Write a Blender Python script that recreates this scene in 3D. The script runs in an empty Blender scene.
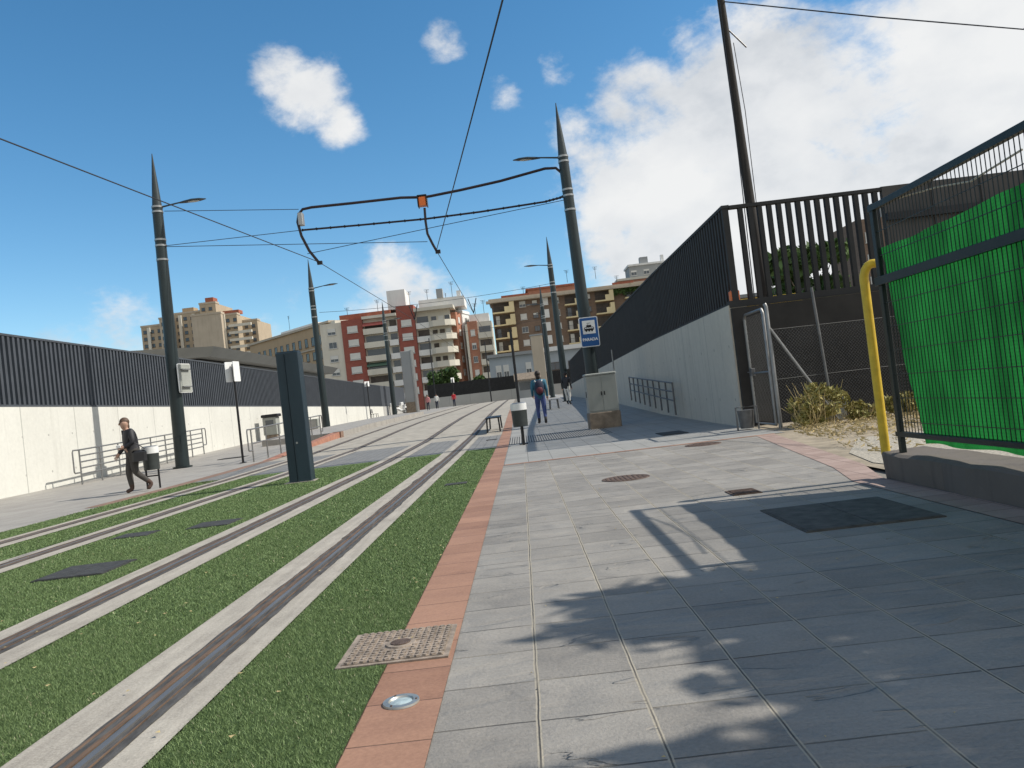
import bpy, bmesh, math, random
import numpy as np
from mathutils import Vector, Matrix
random.seed(7)
rng = np.random.default_rng(11)
S = bpy.context.scene
COL = S.collection
PI = math.pi

# ------------------------------------------------------------------ terrain profile
GY = [-60, 17, 24, 33, 40, 50, 70, 96, 120, 3000]
GZ = [0.0, 0.0, .06, .28, .42, .54, .75, 1.0, 1.02, 1.02]
def gz(y):
    return float(np.interp(y, GY, GZ))

# ------------------------------------------------------------------ materials
def new_mat(name):
    m = bpy.data.materials.new(name); m.use_nodes = True
    nt = m.node_tree; b = nt.nodes['Principled BSDF']
    return m, nt, b
def N(nt, t, **kw):
    n = nt.nodes.new(t)
    for k, v in kw.items():
        if k in n.inputs.keys() if hasattr(n.inputs, 'keys') else False: n.inputs[k].default_value = v
        else: setattr(n, k, v)
    return n
def L(nt, a, b): nt.links.new(a, b)
def coords(nt, scale=(1, 1, 1), kind='Object'):
    tc = nt.nodes.new('ShaderNodeTexCoord'); mp = nt.nodes.new('ShaderNodeMapping')
    mp.inputs['Scale'].default_value = scale
    L(nt, tc.outputs[kind], mp.inputs['Vector']); return mp.outputs['Vector']
def noise(nt, vec, scale, detail=5, rough=.6):
    n = nt.nodes.new('ShaderNodeTexNoise'); n.inputs['Scale'].default_value = scale
    n.inputs['Detail'].default_value = detail; n.inputs['Roughness'].default_value = rough
    L(nt, vec, n.inputs['Vector']); return n.outputs['Fac']
def ramp(nt, fac, stops):
    r = nt.nodes.new('ShaderNodeValToRGB')
    while len(r.color_ramp.elements) < len(stops): r.color_ramp.elements.new(.5)
    for e, (p, c) in zip(r.color_ramp.elements, stops):
        e.position = p; e.color = (c[0], c[1], c[2], 1)
    L(nt, fac, r.inputs['Fac']); return r.outputs['Color']
def mixc(nt, fac, a, b, mode='MIX'):
    m = nt.nodes.new('ShaderNodeMix'); m.data_type = 'RGBA'; m.blend_type = mode
    if isinstance(fac, (int, float)): m.inputs[0].default_value = fac
    else: L(nt, fac, m.inputs[0])
    for s, v in ((6, a), (7, b)):
        if isinstance(v, tuple): m.inputs[s].default_value = (v[0], v[1], v[2], 1)
        else: L(nt, v, m.inputs[s])
    return m.outputs[2]
def math_(nt, op, a, b=None, clamp=False):
    m = nt.nodes.new('ShaderNodeMath'); m.operation = op; m.use_clamp = clamp
    for i, v in enumerate((a, b)):
        if v is None: continue
        if isinstance(v, (int, float)): m.inputs[i].default_value = v
        else: L(nt, v, m.inputs[i])
    return m.outputs[0]
def bump(nt, b, h, strength=.3, dist=.01):
    n = nt.nodes.new('ShaderNodeBump'); n.inputs['Strength'].default_value = strength
    n.inputs['Distance'].default_value = dist
    L(nt, h, n.inputs['Height']); L(nt, n.outputs['Normal'], b.inputs['Normal'])

def simple(name, c, rough=.6, metal=0, var=.18, scale=6, spec=.4, bmp=.0, stretch=(1, 1, 1)):
    m, nt, b = new_mat(name)
    v = coords(nt, stretch)
    f = noise(nt, v, scale)
    lo = tuple(x * (1 - var) for x in c); hi = tuple(min(1, x * (1 + var)) for x in c)
    L(nt, ramp(nt, f, [(.3, lo), (.7, hi)]), b.inputs['Base Color'])
    b.inputs['Roughness'].default_value = rough; b.inputs['Metallic'].default_value = metal
    b.inputs['Specular IOR Level'].default_value = spec
    if bmp: bump(nt, b, noise(nt, v, scale * 6), bmp, .01)
    return m

M = {}
def concrete_wall(name, base, panel=2.4, streak=.35, dark=(.3, .3, .28)):
    """board-marked in-situ concrete: panel joints every few metres, tie holes, run-off stains"""
    m, nt, b = new_mat(name)
    v = coords(nt)
    big = noise(nt, v, .5, 6); fine = noise(nt, v, 9, 8, .7)
    vs = coords(nt, (3.0, 3.0, .22)); st = noise(nt, vs, 1.6, 7, .65)
    col = ramp(nt, big, [(.3, tuple(x * .86 for x in base)), (.7, base)])
    f1 = ramp(nt, st, [(.52, (0, 0, 0)), (.75, (1, 1, 1))])
    col = mixc(nt, math_(nt, 'MULTIPLY', f1, streak), col, dark)
    col = mixc(nt, .25, col, ramp(nt, fine, [(.3, tuple(x * .6 for x in base)), (.7, base)]))
    sp = nt.nodes.new('ShaderNodeSeparateXYZ'); L(nt, v, sp.inputs[0])
    along = math_(nt, 'ADD', sp.outputs['X'], sp.outputs['Y'])
    fr = math_(nt, 'FRACT', math_(nt, 'DIVIDE', along, panel))
    jt = math_(nt, 'LESS_THAN', fr, .014)
    # tie holes
    hy = math_(nt, 'ABSOLUTE', math_(nt, 'SUBTRACT', math_(nt, 'FRACT', math_(nt, 'DIVIDE', along, 1.2)), .5))
    hz = math_(nt, 'ABSOLUTE', math_(nt, 'SUBTRACT', math_(nt, 'FRACT', math_(nt, 'DIVIDE', sp.outputs['Z'], 1.05)), .5))
    hole = math_(nt, 'LESS_THAN', math_(nt, 'ADD', math_(nt, 'POWER', math_(nt, 'MULTIPLY', hy, 1.2), 2), math_(nt, 'POWER', math_(nt, 'MULTIPLY', hz, 1.05), 2)), .0011)
    mk = math_(nt, 'MAXIMUM', jt, hole)
    col = mixc(nt, math_(nt, 'MULTIPLY', mk, .6), col, tuple(x * .35 for x in base))
    L(nt, col, b.inputs['Base Color']); b.inputs['Roughness'].default_value = .85
    h = math_(nt, 'SUBTRACT', fine, math_(nt, 'MULTIPLY', mk, 1.5)); bump(nt, b, h, .35, .01)
    return m
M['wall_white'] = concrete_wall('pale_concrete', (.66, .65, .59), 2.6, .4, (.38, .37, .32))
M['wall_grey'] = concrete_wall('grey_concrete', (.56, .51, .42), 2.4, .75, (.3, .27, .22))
M['wall_far'] = concrete_wall('far_concrete', (.42, .41, .38), 3, .3)
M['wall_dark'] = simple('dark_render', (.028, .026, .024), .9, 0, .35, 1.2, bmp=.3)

def tiles(name, size, c1, c2, joint, ox=0, oy=0, jw=.012, wjoint=None, slate=True, rowmul=1.0, rough=.75):
    m, nt, b = new_mat(name)
    v = coords(nt)
    sp = nt.nodes.new('ShaderNodeSeparateXYZ'); L(nt, v, sp.inputs[0])
    jit = math_(nt, 'MULTIPLY', math_(nt, 'SUBTRACT', noise(nt, v, 3, 3), .5), .012)
    X = math_(nt, 'DIVIDE', math_(nt, 'ADD', math_(nt, 'SUBTRACT', sp.outputs['X'], ox), jit), size)
    Y = math_(nt, 'DIVIDE', math_(nt, 'ADD', math_(nt, 'SUBTRACT', sp.outputs['Y'], oy), jit), size * rowmul)
    fx = math_(nt, 'FRACT', X); fy = math_(nt, 'FRACT', Y)
    cx = math_(nt, 'FLOOR', X); cy = math_(nt, 'FLOOR', Y)
    cb = nt.nodes.new('ShaderNodeCombineXYZ'); L(nt, cx, cb.inputs[0]); L(nt, cy, cb.inputs[1])
    wn = nt.nodes.new('ShaderNodeTexWhiteNoise'); L(nt, cb.outputs[0], wn.inputs['Vector'])
    # shifted coordinates per tile for slate relief
    va = nt.nodes.new('ShaderNodeVectorMath'); va.operation = 'MULTIPLY_ADD'
    L(nt, wn.outputs['Color'], va.inputs[0]); va.inputs[1].default_value = (17, 17, 17); L(nt, v, va.inputs[2])
    mp = nt.nodes.new('ShaderNodeMapping'); mp.inputs['Scale'].default_value = (1.2, 3.2, 1); mp.inputs['Rotation'].default_value = (0, 0, .5)
    L(nt, va.outputs[0], mp.inputs['Vector'])
    rn = nt.nodes.new('ShaderNodeTexNoise'); rn.inputs['Scale'].default_value = 1.5; rn.inputs['Detail'].default_value = 5; rn.inputs['Roughness'].default_value = .42; rn.inputs['Distortion'].default_value = 1.1
    L(nt, mp.outputs['Vector'], rn.inputs['Vector']); rel = rn.outputs['Fac']
    fine = noise(nt, v, 60, 4, .7)
    blot = noise(nt, v, 1.3, 5, .6)
    t = math_(nt, 'ADD', math_(nt, 'MULTIPLY', wn.outputs['Value'], .45), math_(nt, 'MULTIPLY', rel, .55))
    col = ramp(nt, t, [(.3, c1), (.68, c2)])
    col = mixc(nt, .35, col, ramp(nt, blot, [(.3, tuple(x * .7 for x in c1)), (.7, tuple(x * 1.2 for x in c2))]))
    col = mixc(nt, .22, col, ramp(nt, fine, [(.3, tuple(x * .6 for x in c1)), (.7, tuple(x * 1.35 for x in c2))]))
    jx = math_(nt, 'LESS_THAN', math_(nt, 'ABSOLUTE', math_(nt, 'SUBTRACT', fx, .5)), .5 - (wjoint or jw) / size / 2)
    jy = math_(nt, 'LESS_THAN', math_(nt, 'ABSOLUTE', math_(nt, 'SUBTRACT', fy, .5)), .5 - jw / size / rowmul / 2)
    inn = math_(nt, 'MULTIPLY', jx, jy)
    # joint colours: the long joints are pale mortar, cross joints dark
    jc = mixc(nt, jx, joint, tuple(x * .45 for x in c1))
    # thin dark line along the middle of the long joint
    mid = math_(nt, 'GREATER_THAN', math_(nt, 'ABSOLUTE', math_(nt, 'SUBTRACT', fx, .5)), .5 - .003 / size)
    jc = mixc(nt, mid, jc, tuple(x * .35 for x in c1))
    # patches where sand has filled the joints
    sand = ramp(nt, noise(nt, v, 2.1, 4), [(.45, (0, 0, 0)), (.6, (1, 1, 1))])
    jc = mixc(nt, math_(nt, 'MULTIPLY', sand, .5), jc, tuple(x * .9 for x in joint))
    col = mixc(nt, inn, jc, col)
    st = ramp(nt, noise(nt, v, 4.5, 6, .7), [(.66, (0, 0, 0)), (.74, (1, 1, 1))])
    col = mixc(nt, math_(nt, 'MULTIPLY', st, .3), col, tuple(x * .45 for x in c1))
    L(nt, col, b.inputs['Base Color'])
    rr = nt.nodes.new('ShaderNodeMapRange'); rr.inputs[3].default_value = rough - .15; rr.inputs[4].default_value = rough + .15
    L(nt, rel, rr.inputs[0]); L(nt, rr.outputs[0], b.inputs['Roughness'])
    b.inputs['Specular IOR Level'].default_value = .45
    # cleft-slate ledges: the relief is stepped, with smooth faces between
    led = math_(nt, 'FRACT', math_(nt, 'MULTIPLY', rel, 3.0))
    led = ramp(nt, led, [(.0, (0, 0, 0)), (.06, (1, 1, 1)), (.9, (.35, .35, .35))])
    patch = ramp(nt, noise(nt, va.outputs[0], 2.0, 2), [(.45, (0, 0, 0)), (.62, (1, 1, 1))])
    h = math_(nt, 'ADD', math_(nt, 'MULTIPLY', rel, .8 if slate else .2), math_(nt, 'MULTIPLY', fine, .10))
    if slate: h = math_(nt, 'ADD', h, math_(nt, 'MULTIPLY', math_(nt, 'MULTIPLY', led, patch), .34))
    h = math_(nt, 'ADD', h, math_(nt, 'MULTIPLY', inn, .35))
    bump(nt, b, h, 1.0 if slate else .4, .045 if slate else .02)
    return m
M['pavers'] = tiles('slate_grey_pavers', .363, (.18, .166, .146), (.30, .278, .245), (.36, .32, .25), -.065, .05, .009, .018)
M['pavers_far'] = tiles('light_grey_pavers', .4, (.25, .245, .225), (.31, .30, .275), (.2, .19, .17), 0, .1, .01, None, False)
M['pavers_left'] = tiles('platform_pavers', .4, (.27, .25, .225), (.34, .32, .285), (.25, .24, .22), 0, .1, .01, None, False)
M['pavers_mid'] = tiles('crossing_setts', .2, (.16, .155, .15), (.22, .215, .2), (.11, .11, .1), 0, .0, .012, None, False)
M['red_tiles'] = tiles('terracotta_tiles', .3, (.21, .105, .065), (.36, .20, .13), (.2, .12, .09), -.69, .12, .007, .008, False, 1.15)
M['orange_tiles'] = simple('orange_ramp_tiles', (.36, .17, .115), .8, 0, .2, 5)
M['brown_kerb'] = simple('brown_kerb_stone', (.22, .14, .1), .8, 0, .25, 4, bmp=.3)
def tactile():
    m, nt, b = new_mat('ridged_tactile_paving'); v = coords(nt)
    sp = nt.nodes.new('ShaderNodeSeparateXYZ'); L(nt, v, sp.inputs[0])
    fx = math_(nt, 'FRACT', math_(nt, 'DIVIDE', sp.outputs['X'], .058))
    r = math_(nt, 'GREATER_THAN', fx, .48)
    f = noise(nt, v, 7)
    col = mixc(nt, r, (.06, .058, .055), ramp(nt, f, [(.3, (.26, .25, .23)), (.7, (.34, .33, .3))]))
    L(nt, col, b.inputs['Base Color']); b.inputs['Roughness'].default_value = .8; bump(nt, b, r, .5, .01); return m
M['tactile'] = tactile()
M['track_concrete'] = simple('track_concrete', (.33, .30, .25), .88, 0, .22, 2.4, bmp=.35)
def concr2():
    m, nt, b = new_mat('rail_side_concrete'); v = coords(nt)
    a = noise(nt, v, 3, 8, .7); c = noise(nt, coords(nt, (6, .5, 1)), 2.5, 6); s = noise(nt, v, 90, 3)
    col = ramp(nt, a, [(.3, (.29, .255, .205)), (.7, (.47, .43, .355))])
    col = mixc(nt, .4, col, ramp(nt, c, [(.35, (.17, .145, .115)), (.65, (.48, .43, .35))]))
    col = mixc(nt, .25, col, ramp(nt, s, [(.35, (.14, .13, .12)), (.65, (.5, .47, .42))]))
    cr = ramp(nt, noise(nt, v, 1.7, 10, .75), [(.492, (0, 0, 0)), (.5, (1, 1, 1)), (.508, (0, 0, 0))])
    col = mixc(nt, math_(nt, 'MULTIPLY', cr, .35), col, (.1, .09, .08))
    L(nt, col, b.inputs['Base Color']); b.inputs['Roughness'].default_value = .9
    bump(nt, b, math_(nt, 'ADD', a, math_(nt, 'MULTIPLY', s, .3)), .5, .01); return m
M['rail_concrete'] = concr2()
M['rail_rubber'] = simple('bitumen_rail_jacket', (.07, .067, .063), .85, 0, .55, 10, bmp=.4, stretch=(3, .6, 1))
M['rail_rust'] = simple('rusty_rail_edge', (.15, .095, .06), .7, .2, .4, 14, stretch=(4, .4, 1), bmp=.3)
M['rail_steel'] = simple('worn_rail_head', (.2, .195, .19), .5, .6, .25, 5, stretch=(4, .2, 1))
def turf():
    m, nt, b = new_mat('artificial_turf'); v = coords(nt)
    a = noise(nt, v, 150, 4, .8); c = noise(nt, v, 1.6, 5, .6); d = noise(nt, v, 14, 6, .75)
    col = ramp(nt, a, [(.36, (.05, .08, .03)), (.5, (.12, .18, .068)), (.66, (.21, .29, .12))])
    col = mixc(nt, .45, col, ramp(nt, c, [(.3, (.055, .105, .03)), (.7, (.095, .15, .048))]))
    col = mixc(nt, .3, col, ramp(nt, d, [(.3, (.04, .08, .02)), (.7, (.15, .22, .075))]))
    L(nt, col, b.inputs['Base Color']); b.inputs['Roughness'].default_value = .9
    b.inputs['Specular IOR Level'].default_value = .2
    bump(nt, b, math_(nt, 'ADD', a, d), .9, .02); return m
M['turf'] = turf()
def blade():
    m, nt, b = new_mat('turf_blade')
    at = nt.nodes.new('ShaderNodeAttribute'); at.attribute_name = 'tone'; at.attribute_type = 'GEOMETRY'
    L(nt, ramp(nt, at.outputs['Fac'], [(0, (.06, .09, .035)), (.5, (.15, .22, .085)), (.9, (.26, .35, .15)), (1, (.45, .43, .28))]), b.inputs['Base Color'])
    b.inputs['Roughness'].default_value = .6; b.inputs['Specular IOR Level'].default_value = .25; return m
M['blade'] = blade()
M['soil'] = simple('dusty_ground', (.30, .25, .18), .95, 0, .3, 3, bmp=.8)
M['terrain'] = simple('urban_ground', (.2, .18, .15), .95, 0, .25, .3)
M['gravel'] = simple('pale_gravel', (.4, .36, .29), .95, 0, .45, 30, bmp=.8)
M['straw'] = simple('dry_straw', (.42, .33, .16), .85, 0, .35, 12)
M['weed'] = simple('weed_leaf', (.16, .17, .05), .75, 0, .45, 9)
M['weed2'] = simple('dry_weed', (.27, .2, .1), .85, 0, .4, 9)
def leafmat(name, c1, c2):
    m, nt, b = new_mat(name)
    at = nt.nodes.new('ShaderNodeAttribute'); at.attribute_name = 'tone'; at.attribute_type = 'GEOMETRY'
    L(nt, ramp(nt, at.outputs['Fac'], [(0, c1), (1, c2)]), b.inputs['Base Color'])
    b.inputs['Roughness'].default_value = .65; b.inputs['Specular IOR Level'].default_value = .3; return m
M['leaf'] = leafmat('tree_leaf', (.035, .07, .02), (.1, .16, .045))
M['weedleaf'] = leafmat('weed_leaf_mix', (.16, .16, .04), (.42, .35, .13))
M['bark'] = simple('bark', (.12, .09, .065), .9, 0, .35, 8, bmp=.6)
M['fence_blue'] = simple('slate_blue_coated_slats', (.06, .068, .08), .5, .1, .15, 2)
M['fence_dark'] = simple('charcoal_coated_slats', (.036, .036, .036), .7, 0, .15, 2, spec=.2)
M['fence_panel'] = simple('charcoal_sheet', (.06, .057, .054), .7, 0, .25, 1.2)
M['pole_green'] = simple('bottle_green_paint', (.018, .028, .029), .42, .2, .25, 3, stretch=(1, 1, .3), spec=.5)
M['totem'] = simple('dark_blue_steel', (.026, .045, .06), .45, .3, .22, 2, stretch=(1, 1, .3))
M['band'] = simple('galvanised_band', (.34, .34, .33), .4, .8, .1)
M['steel'] = simple('galvanised_tube', (.24, .24, .235), .45, .7, .15, 8)
M['dull_steel'] = simple('weathered_tube', (.14, .14, .14), .55, .5, .25, 8)
M['black'] = simple('black_paint', (.015, .015, .017), .45, .2, .2)
M['wire'] = simple('dark_cable', (.03, .03, .035), .6, .2, .1)
M['arm_tube'] = simple('burgundy_black_arm', (.028, .018, .02), .45, .2, .25, 4)
M['white'] = simple('white_enamel', (.72, .72, .7), .5, 0, .08)
M['lamp_glass'] = simple('lamp_lens', (.5, .5, .48), .25, 0, .05)
M['lamp_grey'] = simple('lamp_housing', (.045, .055, .057), .4, .4, .1)
M['cabinet'] = simple('grey_green_cabinet', (.30, .31, .28), .6, 0, .12, 2, stretch=(1, 1, .3))
M['plinth'] = simple('brown_plinth', (.2, .16, .12), .85, 0, .35, 5, bmp=.4)
M['yellow'] = simple('scuffed_yellow_paint', (.62, .42, .03), .45, 0, .2, 9)
M['wood'] = simple('creosoted_wood', (.03, .026, .023), .85, 0, .4, 6, stretch=(4, 4, .3), bmp=.5)
M['mesh'] = simple('dark_green_mesh_wire', (.018, .026, .024), .45, .3, .2)
M['link'] = simple('galvanised_chain_link', (.12, .12, .115), .7, .2, .15)
M['mh'] = simple('cast_iron_rust', (.13, .09, .07), .7, .4, .5, 24, bmp=.8)
M['mh_dark'] = simple('dark_cover', (.05, .05, .048), .8, .1, .4, 14, bmp=.6)
M['cover'] = simple('studded_cover_iron', (.27, .22, .175), .85, .0, .4, 18, bmp=.5)
M['cover_mat'] = simple('stone_filled_cover', (.085, .08, .07), .9, 0, .4, 9, bmp=.5)
M['edge_tiles'] = tiles('faded_pink_tiles', .25, (.27, .185, .15), (.38, .28, .235), (.2, .15, .12), 0, 0, .008, .008, False)
M['chrome'] = simple('uplight_ring', (.45, .44, .4), .45, .8, .2, 20)
M['glass_light'] = simple('uplight_glass', (.35, .42, .42), .3, 0, .3, 30, spec=.5)
M['rope'] = simple('pale_rope', (.5, .45, .35), .8)
M['sign_blue'] = simple('sign_blue', (.015, .09, .27), .4, 0, .05)
M['sign_blue_back'] = simple('sign_back_grey', (.33, .34, .34), .5, .3, .1)
M['orange'] = simple('orange_plastic', (.75, .17, .03), .4, 0, .1)
M['bin'] = simple('bin_grey_green', (.045, .052, .05), .5, .2, .2)
M['rooftop'] = simple('metal_roof', (.42, .42, .4), .7, 0, .12, .4)
def cloth():
    m, nt, b = new_mat('green_shade_cloth'); v = coords(nt)
    sp = nt.nodes.new('ShaderNodeSeparateXYZ'); L(nt, v, sp.inputs[0])
    w = noise(nt, coords(nt, (1, 1.3, .5)), 2.2, 6, .6)
    weave = math_(nt, 'MULTIPLY', math_(nt, 'SINE', math_(nt, 'MULTIPLY', sp.outputs['Y'], 330)), .5)
    hz = math_(nt, 'SINE', math_(nt, 'MULTIPLY', sp.outputs['Z'], 260))
    col = ramp(nt, w, [(.35, (.006, .075, .016)), (.65, (.016, .19, .04))])
    col = mixc(nt, math_(nt, 'MULTIPLY', math_(nt, 'ADD', weave, math_(nt, 'MULTIPLY', hz, .4), True), .45), col, (.002, .03, .006))
    L(nt, col, b.inputs['Base Color']); b.inputs['Roughness'].default_value = .7
    tr = nt.nodes.new('ShaderNodeBsdfTranslucent'); L(nt, col, tr.inputs['Color'])
    mx = nt.nodes.new('ShaderNodeMixShader'); mx.inputs[0].default_value = .62
    L(nt, b.outputs[0], mx.inputs[1]); L(nt, tr.outputs[0], mx.inputs[2])
    L(nt, mx.outputs[0], nt.nodes['Material Output'].inputs['Surface'])
    bump(nt, b, math_(nt, 'ADD', w, weave), .3, .01); return m
M['cloth'] = cloth()
# building materials
def render_wall(name, c, streak=.3):
    m, nt, b = new_mat(name); v = coords(nt)
    a = noise(nt, v, .25, 6); s = noise(nt, coords(nt, (1, 1, .12)), .9, 6, .65)
    col = ramp(nt, a, [(.3, tuple(x * .85 for x in c)), (.7, c)])
    f = ramp(nt, s, [(.5, (0, 0, 0)), (.75, (1, 1, 1))])
    col = mixc(nt, math_(nt, 'MULTIPLY', f, streak), col, tuple(x * .55 for x in c))
    L(nt, col, b.inputs['Base Color']); b.inputs['Roughness'].default_value = .9; return m
def brick_wall(name, c):
    m, nt, b = new_mat(name); v = coords(nt)
    bt = nt.nodes.new('ShaderNodeTexBrick'); bt.inputs['Scale'].default_value = 1
    bt.inputs['Brick Width'].default_value = .5; bt.inputs['Row Height'].default_value = .16; bt.inputs['Mortar Size'].default_value = .015
    bt.inputs['Color1'].default_value = (*c, 1); bt.inputs['Color2'].default_value = (*[x * .7 for x in c], 1)
    bt.inputs['Mortar'].default_value = (*[x * .8 + .04 for x in c], 1)
    mp = nt.nodes.new('ShaderNodeMapping'); mp.inputs['Rotation'].default_value = (PI / 2, 0, 0)
    L(nt, v, mp.inputs['Vector']); L(nt, mp.outputs[0], bt.inputs['Vector'])
    a = noise(nt, v, .4, 5)
    L(nt, mixc(nt, .4, bt.outputs['Color'], ramp(nt, a, [(.3, tuple(x * .7 for x in c)), (.7, tuple(x * 1.1 for x in c))])), b.inputs['Base Color'])
    b.inputs['Roughness'].default_value = .9; return m
M['b_cream'] = render_wall('cream_render', (.62, .58, .49))
M['b_white'] = render_wall('white_render', (.72, .71, .68))
M['b_tan'] = render_wall('tan_render', (.43, .31, .19))
M['b_tan2'] = render_wall('sand_render', (.42, .34, .24), .5)
M['b_beige'] = render_wall('beige_render', (.46, .39, .30), .45)
M['b_yellow'] = render_wall('pale_yellow_render', (.68, .56, .33), .25)
M['b_brown'] = brick_wall('brown_brick', (.20, .135, .095))
M['b_red'] = brick_wall('red_brick', (.30, .085, .06))
M['b_salmon'] = brick_wall('orange_brick', (.42, .19, .12))
M['b_bluegrey'] = render_wall('blue_grey_render', (.36, .40, .43), .15)
M['b_grey'] = render_wall('grey_render', (.3, .31, .31), .3)
M['loggia_shade'] = simple('painted_loggia_shade', (.09, .075, .065), .9, 0, .3, .8)  # dark colour stands in for the shade inside the loggias
M['roof_red'] = simple('red_roof_tile', (.30, .1, .06), .85, 0, .25, 1.5)
M['awning'] = simple('faded_red_awning', (.42, .12, .1), .85, 0, .1)
M['awning_g'] = simple('green_awning', (.08, .14, .1), .85, 0, .1)
M['pane'] = simple('window_pane', (.05, .06, .07), .12, 0, .2, .4, spec=.8)
M['shutter'] = simple('roller_shutter', (.58, .57, .53), .7, 0, .1, 1)
M['frame'] = simple('window_frame', (.5, .49, .46), .6, 0, .1)
M['frame_dark'] = simple('dark_window_frame', (.1, .07, .05), .6, 0, .1)
M['glassb'] = simple('balcony_glass', (.2, .23, .26), .2, 0, .2, .5, spec=.7)
# people
for k, c, r in (('skin', (.42, .26, .19), .6), ('jacket_black', (.018, .018, .022), .6), ('trousers_dark', (.06, .055, .05), .85), ('boots', (.07, .04, .03), .6),
                ('teal', (.03, .13, .2), .75), ('jeans', (.05, .075, .2), .85), ('shoes', (.02, .02, .022), .6), ('hair_dark', (.02, .014, .011), .6), ('hair_brown', (.09, .055, .035), .6),
                ('red_jacket', (.55, .03, .04), .7), ('pink', (.6, .25, .25), .8), ('navy', (.02, .025, .05), .8), ('white_cloth', (.6, .6, .57), .8), ('maroon', (.1, .02, .03), .7), ('leather', (.02, .02, .022), .45)):
    M[k] = simple('cloth_' + k if k not in ('skin', 'leather') else k, c, r, 0, .2, 12)

# ------------------------------------------------------------------ mesh builder
class MB:
    def __init__(s): s.v = []; s.f = []; s.mi = []; s.mats = []
    def add(s, vs, fs, mi=0):
        o = len(s.v); s.v += [tuple(p) for p in vs]; s.f += [tuple(i + o for i in f) for f in fs]; s.mi += [mi] * len(fs); return s
    def box(s, x0, x1, y0, y1, z0, z1, mi=0, z0b=None, z1b=None):
        """z0b/z1b: heights at the y1 end (sloping box)"""
        a = z0 if z0b is None else z0b; b = z1 if z1b is None else z1b
        vs = [(x0, y0, z0), (x1, y0, z0), (x1, y1, a), (x0, y1, a), (x0, y0, z1), (x1, y0, z1), (x1, y1, b), (x0, y1, b)]
        return s.add(vs, [(0, 3, 2, 1), (4, 5, 6, 7), (0, 1, 5, 4), (1, 2, 6, 5), (2, 3, 7, 6), (3, 0, 4, 7)], mi)
    def bbox(s, x0, x1, y0, y1, z0, z1, r=.01, mi=0):
        """box with chamfered vertical and top edges"""
        def ring(z, e):
            return [(x0 + r + e, y0 + e, z), (x1 - r - e, y0 + e, z), (x1 - e, y0 + r + e, z), (x1 - e, y1 - r - e, z), (x1 - r - e, y1 - e, z), (x0 + r + e, y1 - e, z), (x0 + e, y1 - r - e, z), (x0 + e, y0 + r + e, z)]
        rs = ring(z0, 0) + ring(z1 - r, 0) + ring(z1, r)
        fs = [tuple(reversed(range(8))), tuple(range(16, 24))]
        for k in (0, 8):
            for i in range(8): fs.append((k + i, k + (i + 1) % 8, k + 8 + (i + 1) % 8, k + 8 + i))
        return s.add(rs, fs, mi)
    def tube(s, pts, r, n=8, caps=True, mi=0):
        pts = [Vector(p) for p in pts]; m = len(pts)
        if not isinstance(r, (list, tuple)): r = [r] * m
        rings = []; up = None
        for i, p in enumerate(pts):
            d = (pts[min(i + 1, m - 1)] - pts[max(i - 1, 0)]).normalized()
            if up is None: up = Vector((0, 0, 1)) if abs(d.z) < .9 else Vector((1, 0, 0))
            a = d.cross(up).normalized(); b = a.cross(d).normalized(); up = b
            rings.append([p + (a * math.cos(2 * PI * k / n) + b * math.sin(2 * PI * k / n)) * r[i] for k in range(n)])
        vs = [q for rg in rings for q in rg]; fs = []
        for i in range(m - 1):
            for k in range(n): fs.append((i * n + k, i * n + (k + 1) % n, (i + 1) * n + (k + 1) % n, (i + 1) * n + k))
        if caps: fs += [tuple(reversed(range(n))), tuple(range((m - 1) * n, m * n))]
        return s.add(vs, fs, mi)
    def cyl(s, x, y, z0, z1, r, n=24, r1=None, mi=0): return s.tube([(x, y, z0), (x, y, z1)], [r, r if r1 is None else r1], n, True, mi)
    def poly(s, pts, z, mi=0): return s.add([(x, y, z) for x, y in pts], [tuple(range(len(pts)))], mi)
    def ell(s, c, rx, ry, rz, n=12, m=8, mi=0, rot=None):
        vs = []; fs = []
        for i in range(m + 1):
            t = PI * i / m
            for k in range(n):
                a = 2 * PI * k / n; p = Vector((rx * math.sin(t) * math.cos(a), ry * math.sin(t) * math.sin(a), rz * math.cos(t)))
                if rot is not None: p = rot @ p
                vs.append(p + Vector(c))
        for i in range(m):
            for k in range(n): fs.append((i * n + k, (i + 1) * n + k, (i + 1) * n + (k + 1) % n, i * n + (k + 1) % n))
        return s.add(vs, fs, mi)
    def mesh(s, name, mats, smooth=False):
        me = bpy.data.meshes.new(name); me.from_pydata(s.v, [], s.f)
        for m in (mats if isinstance(mats, (list, tuple)) else [mats]): me.materials.append(M[m] if isinstance(m, str) else m)
        me.polygons.foreach_set('material_index', s.mi)
        if smooth:
            me.polygons.foreach_set('use_smooth', [True] * len(s.f))
        me.update(); return me
    def build(s, name, mats, parent=None, smooth=False, loc=None):
        me = s.mesh(name, mats, smooth)
        if smooth:
            bm = bmesh.new(); bm.from_mesh(me); bmesh.ops.remove_doubles(bm, verts=bm.verts, dist=1e-5)
            for e in bm.edges:
                if len(e.link_faces) == 2 and e.calc_face_angle(0) > .7: e.smooth = False
            bm.to_mesh(me); bm.free()
        o = bpy.data.objects.new(name, me); COL.objects.link(o)
        if parent is not None: o.parent = parent
        if loc is not None: o.location = loc
        return o
def empty(name, loc=(0, 0, 0), rz=0, parent=None):
    o = bpy.data.objects.new(name, None); o.empty_display_size = .2; COL.objects.link(o); o.location = loc; o.rotation_euler = (0, 0, rz)
    if parent is not None: o.parent = parent
    return o
def tag(o, label=None, cat=None, group=None, kind=None):
    if label: o['label'] = label
    if cat: o['category'] = cat
    if group: o['group'] = group
    if kind: o['kind'] = kind
    return o
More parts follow.
